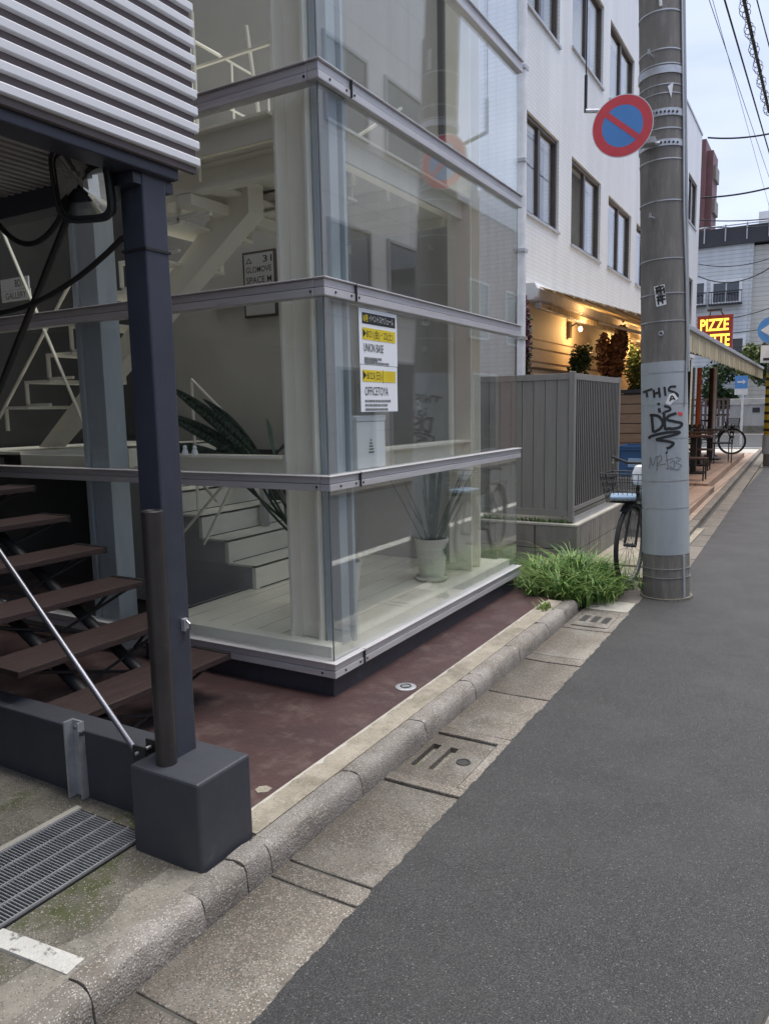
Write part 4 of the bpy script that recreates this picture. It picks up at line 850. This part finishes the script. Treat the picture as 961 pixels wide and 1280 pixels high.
# ================================================================== WHITE TILED BUILDING WITH CAFE
WXX = -3.4
wb = T('white_tiled_building', 'white tiled three storey building with brown framed windows', 'building', (-6, 16, 0))
wins = [(9.42, 10.88, 3.97, 5.20), (11.5, 13.18, 3.92, 5.17), (13.7, 15.48, 3.92, 5.12), (15.95, 17.7, 3.92, 5.1), (18.3, 20.0, 3.92, 5.1), (21.9, 23.4, 3.7, 5.0),
        (9.42, 10.85, 6.42, 7.7), (11.45, 13.18, 6.66, 7.9), (13.62, 15.45, 6.66, 7.9), (15.95, 17.7, 6.6, 7.8), (18.3, 20.0, 6.5, 7.75), (22.1, 23.6, 6.4, 7.6)]
def wall_open(x0, x1, y0, y1, z0, z1, ops):
    ys = sorted(set([y0, y1]+[v for o in ops for v in o[:2]])); zs = sorted(set([z0, z1]+[v for o in ops for v in o[2:4]])); b = MB()
    for i in range(len(ys)-1):
        run = None
        for j in range(len(zs)-1):
            ym = (ys[i]+ys[i+1])/2; zm = (zs[j]+zs[j+1])/2; hole = any(o[0] < ym < o[1] and o[2] < zm < o[3] for o in ops)
            if not hole: run = (zs[j] if run is None else run[0], zs[j+1])
            if hole or j == len(zs)-2:
                if run: b.box(x0, x1, ys[i], ys[i+1], *run)
                run = None
    return b
wall_open(WXX-.22, WXX, 9.15, 24.2, 2.86, 9.1, wins).build('street_wall', tile_w, wb)
B(-14, WXX-.222, 9.15, 9.35, 0, 9.1).build('side_wall', tile_w, wb); B(WXX-.22, WXX, 9.15, 9.35, 0, 2.858).build('corner_pier', tile_w, wb)
B(-14, WXX-.222, 24.0, 24.2, 0, 9.1).build('end_wall', tile_w, wb)
B(-14, WXX-.3, 9.4, 24, 8.9, 9.0).build('roof', dark_roof, wb)
B(-14, WXX+.02, 9.13, 24.22, 9.101, 9.16).build('parapet_cap', zinc, wb)
for k, (y0, y1, z0, z1) in enumerate(wins):
    f = MB(); t = .055; xa, xb = WXX-.10, WXX-.035
    f.box(xa, xb, y0, y0+t, z0, z1); f.box(xa, xb, y1-t, y1, z0, z1); f.box(xa, xb, y0+t, y1-t, z0, z0+t); f.box(xa, xb, y0+t, y1-t, z1-t, z1)
    wn = f.build('window', brown_fr, wb); ym = (y0+y1)/2
    B(xa+.005, xb-.008, ym-.045, ym+.045, z0+t, z1-t).build('meeting_stile', brown_fr, wn)
    B(WXX-.034, WXX+.03, y0-.02, y1+.02, z0-.035, z0-.002).build('sill', zinc, wn)
    for a, b_ in ((y0+t, ym-.046), (ym+.046, y1-t)): B(xa+.02, xa+.03, a, b_, z0+t, z1-t).build('pane', glass, wn)
    up3 = z0 > 6
    B(WXX-.3, WXX-.29, (ym if k % 3 != 1 else ym-.2), y1-.02, z0, z1).build('blind' if up3 else 'curtain', curtain_l if up3 else curtain, wn)
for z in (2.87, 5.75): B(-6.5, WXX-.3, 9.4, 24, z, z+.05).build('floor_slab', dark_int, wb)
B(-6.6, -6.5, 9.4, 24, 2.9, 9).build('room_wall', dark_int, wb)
dp = T('downpipe', 'white downpipe running up the near corner of the tiled building', 'downpipe', (-3.3, 9.12, 0)); MB().tube([(-3.32, 9.16, .3), (-3.32, 9.16, 6.62), (-3.32, 9.16, 6.75)], .055, 14).build('pipe', white_p, dp, smooth=True)
for z in (2.35, 3.4, 4.45, 5.5): B(-3.40, -3.26, 9.09, 9.225, z, z+.04).build('clip', zinc, dp)
B(-3.40, -3.12, 9.08, 9.42, 6.6, 6.78).build('rain_head', curtain, dp, bevel=.05)
# ---- cafe front under the awning
cf = T('cafe_facade', 'cream cafe front wall under the awning', 'shop front', (-3.6, 16, 0))
cops = [(10.2, 10.42, 1.15, 1.95), (10.55, 10.77, 1.15, 1.95), (10.9, 11.12, 1.15, 1.95), (17, 19, .2, 2.3), (19.8, 22.6, .8, 2.3)]
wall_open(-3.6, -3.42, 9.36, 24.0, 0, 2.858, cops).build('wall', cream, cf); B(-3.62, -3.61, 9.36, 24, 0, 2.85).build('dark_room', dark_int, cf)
for z in (2.12, 2.3, 2.42): B(-3.42, -3.41, 9.36, 16.5, z, z+.012).build('board_joint', deck_wood, cf)
B(-3.42, -3.40, 9.4, 12, 2.02, 2.05).build('picture_rail', brown_fr, cf)
aw = T('awning', 'long cream fabric awning over the cafe terrace with scalloped edge', 'awning', (-2.4, 16, 2.4)); AY0, AY1 = 9.5, 22.0
xo, zo, xi, zi = -1.44, 2.41, -3.2, 3.03
b = MB(); n = 66
b.prism([(xi, zi), (xo, zo), (xo, zo-.012), (xi, zi-.012)], 'y', AY0, AY1); b.build('fabric', awn_m, aw)
for k in range(14):
    q = (k+.5)/14; x = xi+(xo-xi)*q; z = zi+(zo-zi)*q-.014; B(x-.01, x+.01, AY0, AY1, z-.014, z).build('rib', awn_m, aw)
B(xo-.01, xo+.04, AY0-.02, AY1+.02, zo-.035, zo+.025).build('front_bar', zinc, aw, bevel=.008)
b = MB(); m_ = 100
for i in range(m_):
    y0 = AY0+(AY1-AY0)*i/m_; y1 = AY0+(AY1-AY0)*(i+1)/m_; zb = zo-.29; s0_ = abs(math.sin(i*math.pi/2))*.03; s1_ = abs(math.sin((i+1)*math.pi/2))*.03; w0 = .012*math.sin(i*.9); w1 = .012*math.sin((i+1)*.9)
    b.quad((xo+.01, y0, zo-.03), (xo+.01, y1, zo-.03), (xo+.012+w1, y1, zb+s1_), (xo+.012+w0, y0, zb+s0_))
o = b.build('valance', val_m, aw); s = o.modifiers.new('t', 'SOLIDIFY'); s.thickness = .003
b = MB(); b.prism([(-3.395, 2.86), (-3.26, 2.86), (-3.22, 2.9), (-3.2, 3.0), (-3.24, 3.08), (-3.395, 3.08)], 'y', 9.42, 22.2); b.build('cassette', white_p, aw, bevel=.01)
B(-3.30, -3.22, 9.6, 21.5, 2.775, 2.85).build('wall_bar', zinc, aw, bevel=.006)
for y in (12.4, 15.8, 19.2): MB().tube([(-3.2, y, 2.84), (-2.4, y+1.2, 2.62), (xo, y+.2, zo-.03)], .025, 8).build('folding_arm', zinc, aw)
for k in range(60):
    pass
b = MB()
for k in range(60):
    y = 9.95+k*.11; b.prism([(y, 2.84), (y+.1, 2.84), (y+.085, 2.77), (y+.05, 2.745), (y+.015, 2.77)], 'x', -3.19, -3.185)
b.build('inner_scallops', val_m, aw)
for k, (y, z) in enumerate(((11.45, 2.66), (14.2, 2.66), (15.75, 2.64))):
    t = T('wall_lamp', ['lit warm wall lamp nearest the louvre screen under the awning', 'second lit wall lamp under the awning, among the dried plants', 'third lit wall lamp under the awning, beside the utility pole'][k], 'lamp', (-3.3, y, z), 'lit wall lamps under the awning')
    B(-3.42, -3.36, y-.05, y+.05, z-.12, z+.12).build('back_plate', brown_fr, t); MB().tube([(-3.36, y, z+.05), (-3.28, y, z+.09), (-3.22, y, z+.04)], .012, 8).build('arm', black_steel, t)
    MB().lathe([(.008, -.035), (.026, -.022), (.032, 0), (.024, .024), (.01, .035)], (-3.22, y, z), 12).build('bulb', bulb_m, t, smooth=True)
    ld = bpy.data.lights.new('lamp_light', 'POINT'); ld.energy = 6; ld.color = (1, .6, .25); ld.shadow_soft_size = .05; lo = bpy.data.objects.new('lamp_light', ld); col.objects.link(lo); lo.location = Vector((-3.12, y, z-.02))-Vector(t.location); lo.parent = t
def foliage(name, label, cat, c, rad, n, m, seed, lw=.03, m2=None, trunk=None):
    r = random.Random(seed); t = T(name, label, cat, (c[0], c[1], c[2]-rad[2]))
    for part, mm, cnt in (('foliage', m, n), ('foliage_tips', m2, n//3)):
        if mm is None: continue
        b = MB(); lobes = [(Vector((r.uniform(-.5, .5)*rad[0], r.uniform(-.5, .5)*rad[1], r.uniform(-.7, .7)*rad[2])), r.uniform(.35, .6)) for _ in range(9)]
        for i in range(cnt):
            lc, lr = r.choice(lobes); d = Vector((r.gauss(0, 1), r.gauss(0, 1), r.gauss(0, 1))).normalized()*(r.random()**.4); p = Vector(c)+lc+Vector((d.x*rad[0]*lr, d.y*rad[1]*lr, d.z*rad[2]*lr))
            a = Vector((r.gauss(0, 1), r.gauss(0, 1), r.gauss(0, .7))).normalized(); s_ = a.cross(Vector((r.gauss(0, 1), r.gauss(0, 1), r.gauss(0, 1)))).normalized(); l = lw*r.uniform(.6, 1.3)
            b.quad(p-a*l, p+s_*l*.45, p+a*l, p-s_*l*.45)
        b.build(part, mm, t)['kind'] = 'stuff'
    if trunk: MB().tube([(c[0], c[1], trunk), (c[0]+.02, c[1], c[2])], [rad[0]*.09+.012, .01], 8).build('trunk', deck_wood, t)
    return t
foliage('climbing_plant', 'purple leaved climbing plant beside the white downpipe', 'plant', (-3.3, 9.32, 2.1), (.12, .14, .75), 1300, flower_p, 21, .035, shrub_g, 1.3)
foliage('wall_shrub', 'green bushy shrub showing above the louvre screen corner', 'shrub', (-3.1, 11.0, 1.95), (.2, .22, .42), 1300, shrub_g, 22, .035, None, .2)
foliage('dried_plant', 'rust brown dried hanging plant left of the green one under the awning', 'plant', (-3.15, 13.2, 2.15), (.25, .45, .85), 4200, flower_b, 23, .045, None, .3)
foliage('wall_shrub', 'green shrub between the rust brown dried plants', 'shrub', (-3.05, 14.4, 2.0), (.22, .3, .55), 1500, shrub_g, 24, .045, None, .3)
foliage('dried_plant', 'dark rust brown plant close to the utility pole', 'plant', (-2.9, 14.9, 2.0), (.28, .35, .8), 3800, flower_b, 25, .045, flower_p, .3)
sf = T('slatted_bin_screen', 'brown horizontal slat fence behind the louvre screen', 'fence', (-2.0, 9.6, 0))
for i in range(11): B(-2.9, -1.62, 9.50, 9.53, .35+.118*i, .35+.118*i+.108).build('slat', deck_wood, sf)
B(-2.9, -1.62, 9.48, 9.55, 1.655, 1.70).build('top_rail', black_steel, sf); B(-2.9, -1.62, 9.54, 9.56, .2, 1.65).build('backing', seam_m, sf)
for x in (-2.9, -1.65): B(x, x+.03, 9.53, 9.56, 0, 1.65).build('post', black_steel, sf)
for k, z in enumerate((.03, .38, .73)):
    t = T('plastic_crate', ['bottom grey plastic crate under the blue one behind the bicycle', 'middle grey plastic crate directly under the blue one', 'blue plastic crate on top of two grey ones behind the bicycle'][k], 'crate', (-1.72, 8.75, z), 'crates stacked by the slat fence')
    b = MB(); a = .008; x0, x1, y0, y1 = -1.95, -1.5, 8.55, 8.95
    b.box(x0, x1, y0, y0+a, z, z+.34); b.box(x0, x1, y1-a, y1, z, z+.34); b.box(x0, x0+a, y0+a, y1-a, z, z+.34); b.box(x1-a, x1, y0+a, y1-a, z, z+.34); b.box(x0+a, x1-a, y0+a, y1-a, z, z+.01); b.build('body', blue_pl if k == 2 else crate_g, t)
    b = MB()
    for q in (z+.29, z+.315): b.box(x0-.02, x1+.02, y0-.02, y0-.001, q, q+.018)
    b.build('rim', blue_pl if k == 2 else crate_g, t); B(x0+.1, x1-.1, y0-.012, y0-.001, z+.1, z+.2).build('label_panel', blue_lt if k == 2 else crate_g, t)

# ================================================================== CAFE TERRACE
def kx(y): return -1.235-.0215*(y-8.8)        # the street bends slightly to the left beyond the pole
def ax(y): return -1.0-.0215*(y-7.3)
def strip(name, fl, fr, y0, y1, z0, z1, m, bevel=0): return struct(MB().prism([(fl(y0), y0), (fr(y0), y0), (fr(y1), y1), (fl(y1), y1)], 'z', z0, z1).build(name, m, bevel=bevel))
strip('terrace_pavement', lambda y: -3.6, lambda y: kx(y)-.105, 9.6, 24.4, -.2, .08, paver)
strip('upper_terrace', lambda y: -3.4, lambda y: kx(y)-.27, 13.4, 22.3, .08, .2, paver2); strip('lower_terrace', lambda y: -3.4, lambda y: kx(y)-.17, 9.9, 13.395, .08, .16, paver2)
strip('side_pavement', lambda y: -1.86, lambda y: kx(y)-.105, 7.0, 9.595, -.2, .05, strip_m)
ks = T('far_kerb', 'straight run of dark worn kerb stones in front of the cafe terrace', 'kerb', (-1.35, 15, 0)); yy = 6.95
while yy < 26.4:
    MB().prism([(kx(yy)-.1, yy+.01), (kx(yy), yy+.01), (kx(yy+.6), yy+.59), (kx(yy+.6)-.1, yy+.59)], 'z', -.1, .085).build('kerb_stone', gutter_far, ks, bevel=.012); yy += .6
strip('kerb_seam', lambda y: kx(y)+.001, lambda y: kx(y)+.03, 6.95, 26.4, -.1, .013, mortar_m)
gs2 = T('far_gutter', 'receding strip of concrete gutter slabs beyond the utility pole', 'gutter', (-1.1, 15, 0)); yy = 6.95
while yy < 26.4:
    MB().prism([(kx(yy)+.031, yy+.008), (ax(yy), yy+.008), (ax(yy+.75), yy+.742), (kx(yy+.75)+.031, yy+.742)], 'z', -.1, .012).build('gutter_slab', gutter_far, gs2); yy += .75
strip('corner_pavement', lambda y: -3.6, lambda y: kx(y)-.105, 24.4, 26.8, -.1, .06, cap_m)
def table(x, y, z, label):
    t = T('cafe_table', label, 'table', (x, y, z), 'cafe terrace tables'); B(x-.33, x+.33, y-.3, y+.3, z+.69, z+.725).build('table_top', brown_post, t, bevel=.005); B(x-.05, x+.05, y-.05, y+.05, z+.03, z+.69).build('pedestal', black_steel, t); B(x-.22, x+.22, y-.2, y+.2, z, z+.03).build('base', black_steel, t)
table(-2.12, 15.4, .2, 'nearest dark cafe table on the terrace'); table(-2.3, 17.4, .2, 'middle dark cafe table on the terrace'); table(-2.3, 19.4, .2, 'farthest dark cafe table on the terrace')
def bench(x, y, z, label, w_=.9):
    t = T('terrace_bench', label, 'bench', (x, y, z), 'low terrace benches')
    for k in range(3): B(x-w_/2, x+w_/2, y-.16+.11*k, y-.07+.11*k, z+.40, z+.425).build('slat', brown_post, t)
    for s in (-1, 1):
        b = MB(); xx = x+s*(w_/2-.04); b.tube([(xx, y-.16, z), (xx, y-.13, z+.40)], .013, 6); b.tube([(xx, y+.18, z), (xx, y+.14, z+.40)], .013, 6); b.tube([(xx, y-.16, z+.012), (xx, y+.18, z+.012)], .01, 6); b.build('leg_frame', black_steel, t)
bench(-2.1, 14.0, .17, 'nearest low bench in front of the cafe tables', .8); bench(-2.35, 16.2, .2, 'low bench between the cafe tables')
def chair(x, y, z, rz, label):
    t = T('cafe_chair', label, 'chair', (0, 0, 0), 'cafe terrace chairs'); B(-.2, .2, -.2, .2, .43, .455).build('seat', black_steel, t)
    for a in (-.18, .18):
        for c_ in (-.18, .18): MB().tube([(a, c_, 0), (a, c_, .43)], .012, 6).build('leg', black_steel, t)
        MB().tube([(a, .18, .43), (a, .22, .85)], .012, 6).build('back_post', black_steel, t)
    for k in range(3): B(-.19, .19, .19, .215, .55+.11*k, .60+.11*k).build('back_slat', black_steel, t)
    t.location = (x, y, z); t.rotation_euler = (0, 0, rz)
chair(-2.55, 18.1, .2, .3, 'dark chair beside the middle cafe table'); chair(-1.95, 18.4, .2, -1.3, 'dark chair on the street side of the cafe tables'); chair(-2.7, 20.2, .2, 2.8, 'dark chair beside the farthest cafe table')
for nm, lab, x, y, r, m, z1 in (('terrace_post', 'orange red post under the awning', -2.68, 20, .055, post_red, 2.4), ('terrace_post', 'pale green thin post left of the orange red one', -2.78, 19.8, .03, green_post, 2.4), ('terrace_post', 'wide dark brown post under the awning', -2.43, 20.6, .1, brown_post, 2.4), ('terrace_post', 'slim white post right of the brown one', -2.33, 20.1, .04, white_p, 2.4), ('terrace_post', 'dark post close behind the utility pole', -2.75, 18.4, .1, black_steel, 2.5)):
    t = T(nm, lab, 'post', (x, y, .2)); MB().tube([(x, y, .2), (x, y, z1)], r, 14).build('shaft', m, t, smooth=True); MB().tube([(x, y, .2), (x, y, .23)], r*1.6, 14).build('base', m, t)
# lit sign
ps = T('restaurant_sign', 'red box sign with glowing yellow letters reading PIZZE FRITTE', 'sign', (-2.4, 20, 2.8)); PY = 20.0
B(-2.775, -1.985, PY, PY+.16, 2.78, 3.63).build('box', sign_red, ps, bevel=.01)
text('PIZZE', 'lit_lettering', sign_glow, ps, (-2.70, PY-.006, 3.26), XX, ZX, .63, .28, bold=.02); text('FRITTE', 'lit_lettering', sign_glow, ps, (-2.72, PY-.006, 2.89), XX, ZX, .68, .29, bold=.02)
b = MB(); b.tube([(-2.5, PY+.05, 3.63), (-2.45, PY-.25, 3.72), (-2.25, PY-.25, 3.72), (-2.2, PY+.05, 3.63)], .015, 6); b.box(-2.52, -2.2, PY-.3, PY-.2, 3.70, 3.74); b.build('lamp_bracket', black_steel, ps)
MB().tube([(-3.4, PY+.08, 3.2), (-2.77, PY+.08, 3.2)], .03, 8).build('arm', black_steel, ps)

# ================================================================== FAR BACKGROUND
lw2 = T('far_concrete_wall', 'stained pale concrete garden wall across the crossing', 'wall', (-3.4, 44, 0)); B(-4.32, -1.2, 44, 44.25, 0, 1.7).build('wall', low_wall_m, lw2); B(-4.34, -1.2, 43.96, 44.28, 1.45, 1.78).build('coping', cap_m, lw2, bevel=.02); B(-4.32, -1.2, 43.9, 43.99, 0, .36).build('dark_base', rough_m, lw2); B(-3.25, -2.9, 43.98, 44.0, 1.05, 1.3).build('vent', black_steel, lw2)
ff = T('far_timber_fence', 'dark slatted timber fence left of the concrete wall', 'fence', (-6, 44.1, 0)); B(-9, -4.36, 44.0, 44.2, 0, .35).build('base', rough_m, ff)
for z in (.9, 1.4, 1.72): B(-9, -4.36, 44.1, 44.2, z, z+.1).build('rail', brown_post, ff)
fp = B(-4.5, -4.38, 44.03, 44.09, .35, 1.7).build('paling', brown_post, ff)
for i in range(1, 20): inst(fp, (-.22*i, 0, 0), ff)
fg = T('far_grey_house', 'pale grey sided three storey house across the crossing', 'building', (-6, 52, 0))
GW = [(-5.85, -4.5, 7.3, 8.35), (-7.9, -6.35, 7.3, 8.45), (-5.4, -4.2, 3.9, 5.2)]
B(-16, -3.85, 48, 58, 0, 10.4).build('wall', siding, fg); B(-3.85, 2.5, 48.3, 58, 0, 10.3).build('side_wing', siding2, fg)
B(-16.2, 2.7, 47.8, 58, 10.4, 11.35).build('roof', dark_roof, fg); b = MB()
for i in range(14): b.tube([(-13+i*1.1, 47.7, 10.6), (-13+i*1.1, 47.7, 11.5)], .04, 6)
b.tube([(-14, 47.7, 11.5), (2, 47.7, 11.4)], .04, 6); b.build('roof_railing', zinc, fg)
for x0, x1, z0, z1 in GW:
    f = MB(); f.box(x0-.15, x0, 47.9, 48.02, z0-.1, z1+.15); f.box(x1, x1+.15, 47.9, 48.02, z0-.1, z1+.15); f.box(x0, x1, 47.9, 48.02, z1, z1+.15); f.box(x0, x1, 47.9, 48.02, z0-.1, z0); wn = f.build('window', white_p, fg)
    B(x0, x1, 47.97, 48.01, z0, z1).build('pane', dark_glass, wn); B((x0+x1)/2-.04, (x0+x1)/2+.04, 47.94, 48.0, z0, z1).build('stile', zinc, wn)
    b = MB(); b.box(x0-.2, x1+.2, 47.45, 47.5, z0+.5, z0+.56); b.box(x0-.2, x1+.2, 47.45, 47.9, z0-.2, z0-.12)
    for i in range(12): xx = x0-.18+(x1-x0+.36)*i/11; b.box(xx-.012, xx+.012, 47.46, 47.49, z0-.12, z0+.5)
    b.build('window_guard', black_steel, wn)
rt = T('red_brown_tower', 'slim red brown apartment tower behind the white building', 'building', (-9, 75, 0)); B(-14, -9.5, 70, 74, 0, 23.2).build('wall', brick_red, rt); B(-9.5, -9.0, 70.6, 73.6, 0, 22.4).build('bay', brick_red, rt)
for i in range(7): B(-9.02, -8.8, 71, 73.2, 4+2.7*i, 5.1+2.7*i).build('balcony', curtain, rt)
for i in range(8): B(-11.5, -10, 69.97, 70.01, 2.5+2.6*i, 3.9+2.6*i).build('window', dark_glass, rt)
bb = T('far_white_block', 'small pale rooftop block beyond the grey house', 'building', (-3, 70, 0)); B(-5.2, 2, 68, 76, 0, 16.4).build('wall', tile_w, bb); B(-4.6, 1, 69, 75, 16.4, 17.4).build('tank', zinc, bb)
foliage('garden_tree', 'yellow green garden tree above the concrete wall', 'tree', (-3.1, 45.2, 3.6), (1.1, .8, 1.0), 2600, shrub_y, 31, .13, shrub_g, 0.)
foliage('garden_tree', 'dark green tree above the timber fence', 'tree', (-5.0, 45.6, 2.5), (1.1, .9, 1.3), 3200, shrub_g, 32, .13, None, 0.)
ap = T('far_direction_sign', 'small blue and white direction sign on a post across the crossing', 'sign', (-2.6, 30, 0)); MB().tube([(-2.55, 30.0, 0), (-2.55, 30.0, 2.5)], .035, 8).build('post', white_p, ap); B(-2.82, -2.4, 29.93, 29.96, 2.05, 2.5).build('blue_panel', blue_p, ap); B(-2.82, -2.4, 29.93, 29.96, 1.83, 2.04).build('white_panel', white_p, ap)
b = MB(); b.box(-2.74, -2.56, 29.922, 29.929, 2.25, 2.31); b.v += [(-2.56, 29.925, 2.19), (-2.46, 29.925, 2.28), (-2.56, 29.925, 2.37)]; b.f.append((8, 9, 10)); b.build('arrow', white_p, ap)
# second pole at the right edge
p2 = T('utility_pole', 'far utility pole at the right edge with a yellow striped guard', 'pole', (-1.02, 20.3, 0)); MB().tube([(-1.02, 20.3, 0), (-1.12, 20.3, 9.5)], [.2, .15], 24).build('shaft', pole_c, p2, smooth=True); MB().tube([(-1.03, 20.3, .75), (-1.045, 20.3, 2.2)], [.202, .196], 24).build('yellow_guard', mat('guard_yellow', (.6, .42, .02), .5), p2, smooth=True)
b = MB()
for k in range(7): z = .85+.2*k; b.tube([(-1.035, 20.3, z), (-1.036, 20.3, z+.06)], .207, 24)
b.build('guard_ribs', ink, p2)
MB().tube([(-1.05, 20.3, .3), (-1.05, 20.3, .75)], .204, 24).build('guard_base', pole_w, p2)
r2 = T('road_sign', 'round blue one way sign with white arrow on the far pole', 'sign', (-1.2, 20, 3.2)); MB().disc((-1.15, 20.02, 3.2), .3, (0, -1, 0), .02, 40).build('disc', blue_p, r2); MB().prism([(-1.38, 3.2), (-1.15, 3.36), (-1.15, 3.26), (-.95, 3.26), (-.95, 3.14), (-1.15, 3.14), (-1.15, 3.04)], 'y', 19.985, 19.998).build('arrow', white_p, r2); B(-1.36, -.95, 20.0, 20.02, 2.45, 2.85).build('white_plate', white_p, r2); B(-1.3, -1.02, 19.99, 19.999, 2.50, 2.56).build('plate_bar', ink, r2); MB().tube([(-1.1, 20.05, 3.2), (-1.1, 20.15, 2.6)], .02, 6).build('bracket', zinc, r2)

# ================================================================== WIRES
def wire(p, q, d, r, label, name='overhead_wire'): return tag(MB().tube(sag(p, q, d, 18), r, 6).build(name, black_rub), label, 'wire', 'overhead wires')
WR = []
def along(px0, z0, px1, z1): pass
WIRES = [
    ((-1.43, 6.98, 6.6), (-1.24, 18.13, 6.6), 0.0, 0.012, 'thick overhead wire left of the coiled bundle running down the street'),
    ((-1.73, 6.03, 6.9), (-1.43, 21.16, 6.9), 0.0, 0.005, 'thin leftmost overhead wire running down the street'),
    ((-1.08, 8.01, 6.2), (-1.02, 14.4, 6.2), 0.0, 0.022, 'thick coiled cable bundle at the upper right running down the street'),
    ((-1.0, 10.04, 6.4), (-0.91, 12.43, 6.4), 0, 0.008, 'rightmost overhead wire at the top right corner'),
    ((-1.65, 4.39, 7.2), (-1.69, 25.7, 7.2), 0.0, 0.004, 'second thin overhead wire running down the street'),
    ((-4.033, 30.0, 10.828), (-1.748, 30.0, 10.603), 0.1, 0.03, 'uppermost cross wire leaving the white building'),
    ((-4.73, 34.0, 9.806), (-1.892, 34.0, 9.847), 0.1, 0.035, 'second cross wire below the red brown tower top'),
    ((-6.523, 46.0, 11.578), (-2.484, 46.0, 11.142), 0.1, 0.03, 'third cross wire above the grey house roof'),
    ((-6.653, 47.0, 11.45), (-2.521, 47.0, 10.979), 0.1, 0.025, 'fourth cross wire just above the grey house roof'),
    ((-5.584, 40.0, 7.66), (-2.075, 40.0, 8.009), 0.6, 0.025, 'cross wire sagging in front of the grey house windows'),
    ((-5.237, 38.0, 5.38), (-1.886, 38.0, 5.811), 0.2, 0.02, 'thin cross wire above the sign'),
    ((-5.215, 38.0, 4.728), (-1.844, 38.0, 4.884), 0.1, 0.02, 'lower thin cross wire beside the sign'),
    ((-5.198, 38.0, 4.22), (-1.811, 38.0, 4.158), 0.1, 0.015, 'lowest cross wire behind the sign'),
    ((-5.883, 42.0, 8.558), (-2.191, 42.0, 8.596), 0.3, 0.02, 'thin cross wire at the grey house eaves')]
for args in WIRES: wire(*args)
W3 = WIRES[2]; pa, pb_ = Vector(W3[0]), Vector(W3[1]); dd = (pb_-pa).normalized(); ua = dd.cross(Vector((0, 0, 1))).normalized(); va = ua.cross(dd); hp = []
for i in range(520):
    t = i/519; a = i*.62; hp.append(pa.lerp(pb_, t)+(ua*math.cos(a)+va*math.sin(a))*(.045+.02*math.sin(i*.13))+Vector((0, 0, -.05)))
tag(MB().tube(hp, .0045, 4, False).build('cable_coil', black_rub), 'thin wire coiled around the thick cable bundle at the upper right', 'wire')
# ================================================================== OPPOSITE SIDE OF THE STREET (seen in the glass), and unseen sky blockers
def opp(name, label, x0, y0, y1, z1, m, wl, tank=False):
    t = T(name, label, 'building', (x0+3, (y0+y1)/2, 0)); B(x0, x0+8, y0, y1, 0, z1).build('wall', m, t); B(x0-.1, x0+8.1, y0-.05, y1+.05, z1, z1+.3).build('parapet', zinc, t)
    for (a, b_, c_, d) in wl:
        f = MB(); f.box(x0-.06, x0-.001, a-.06, a, c_-.06, d+.06); f.box(x0-.06, x0-.001, b_, b_+.06, c_-.06, d+.06); f.box(x0-.06, x0-.001, a, b_, d, d+.06); f.box(x0-.06, x0-.001, a, b_, c_-.06, c_); wn = f.build('window', zinc, t); B(x0-.02, x0-.004, a, b_, c_, d).build('pane', dark_glass, wn)
    if tank: MB().lathe([(.6, 0), (.6, 1.0), (.4, 1.3), (.1, 1.35)], (x0+1, y0+2.2, z1+.3), 16).build('roof_tank', pole_w, t); B(x0+.5, x0+3, y0+4.6, y0+7, z1+.3, z1+1.5).build('roof_plant', zinc, t)
    return t
opp('opposite_building', 'pale panelled building facing the glass box, seen only in its reflection', 3.96, 11.6, 17.4, 11.5, oppo, [(12, 13.4, 3.6, 5), (14.2, 15.8, 3.6, 5), (12, 13.4, 6.8, 8.2), (14.2, 15.8, 6.8, 8.2), (14.2, 15.9, .3, 2.5), (12.2, 13.4, .1, 2.3)])
opp('opposite_building', 'low brick building with roof tanks, seen only in the glass reflection', 3.98, 17.6, 30, 6.6, oppo2, [(18.4, 19.6, 3.4, 4.8), (21, 22.6, 3.4, 4.8), (24, 25.6, 3.4, 4.8), (18.6, 20.2, .4, 2.4), (22, 25, .3, 2.5)], True)
opp('opposite_building', 'unseen grey building behind the viewer on the far side of the road, kept low for light', 4.4, -9, 11.3, 3.4, siding2, [(1.5, 4.5, .2, 2.5), (-4, -1, .2, 2.5)])  # out of view, height lowered so more sky light reaches road and glass
nb = T('unseen_sky_blocker', 'plain grey building behind the parking bay at the viewer\'s back', 'building', (-6, -14, 0)); B(-12, -1.9, -26, -6.1, 0, 9).build('wall', siding2, nb); B(-12.1, -1.8, -26.1, -6.05, 9, 9.2).build('parapet', zinc, nb)  # out of view, added to shade the faces turned towards the viewer
eb = T('street_end_blocker', 'added unseen building blocking sky light far behind the viewer', 'building', (1, -34, 0)); B(-14, 14, -40, -30, 0, 8).build('wall', siding, eb); B(-14.1, 14.1, -40.1, -29.9, 8, 8.3).build('parapet', zinc, eb)  # out of view, added to cut sky light from behind
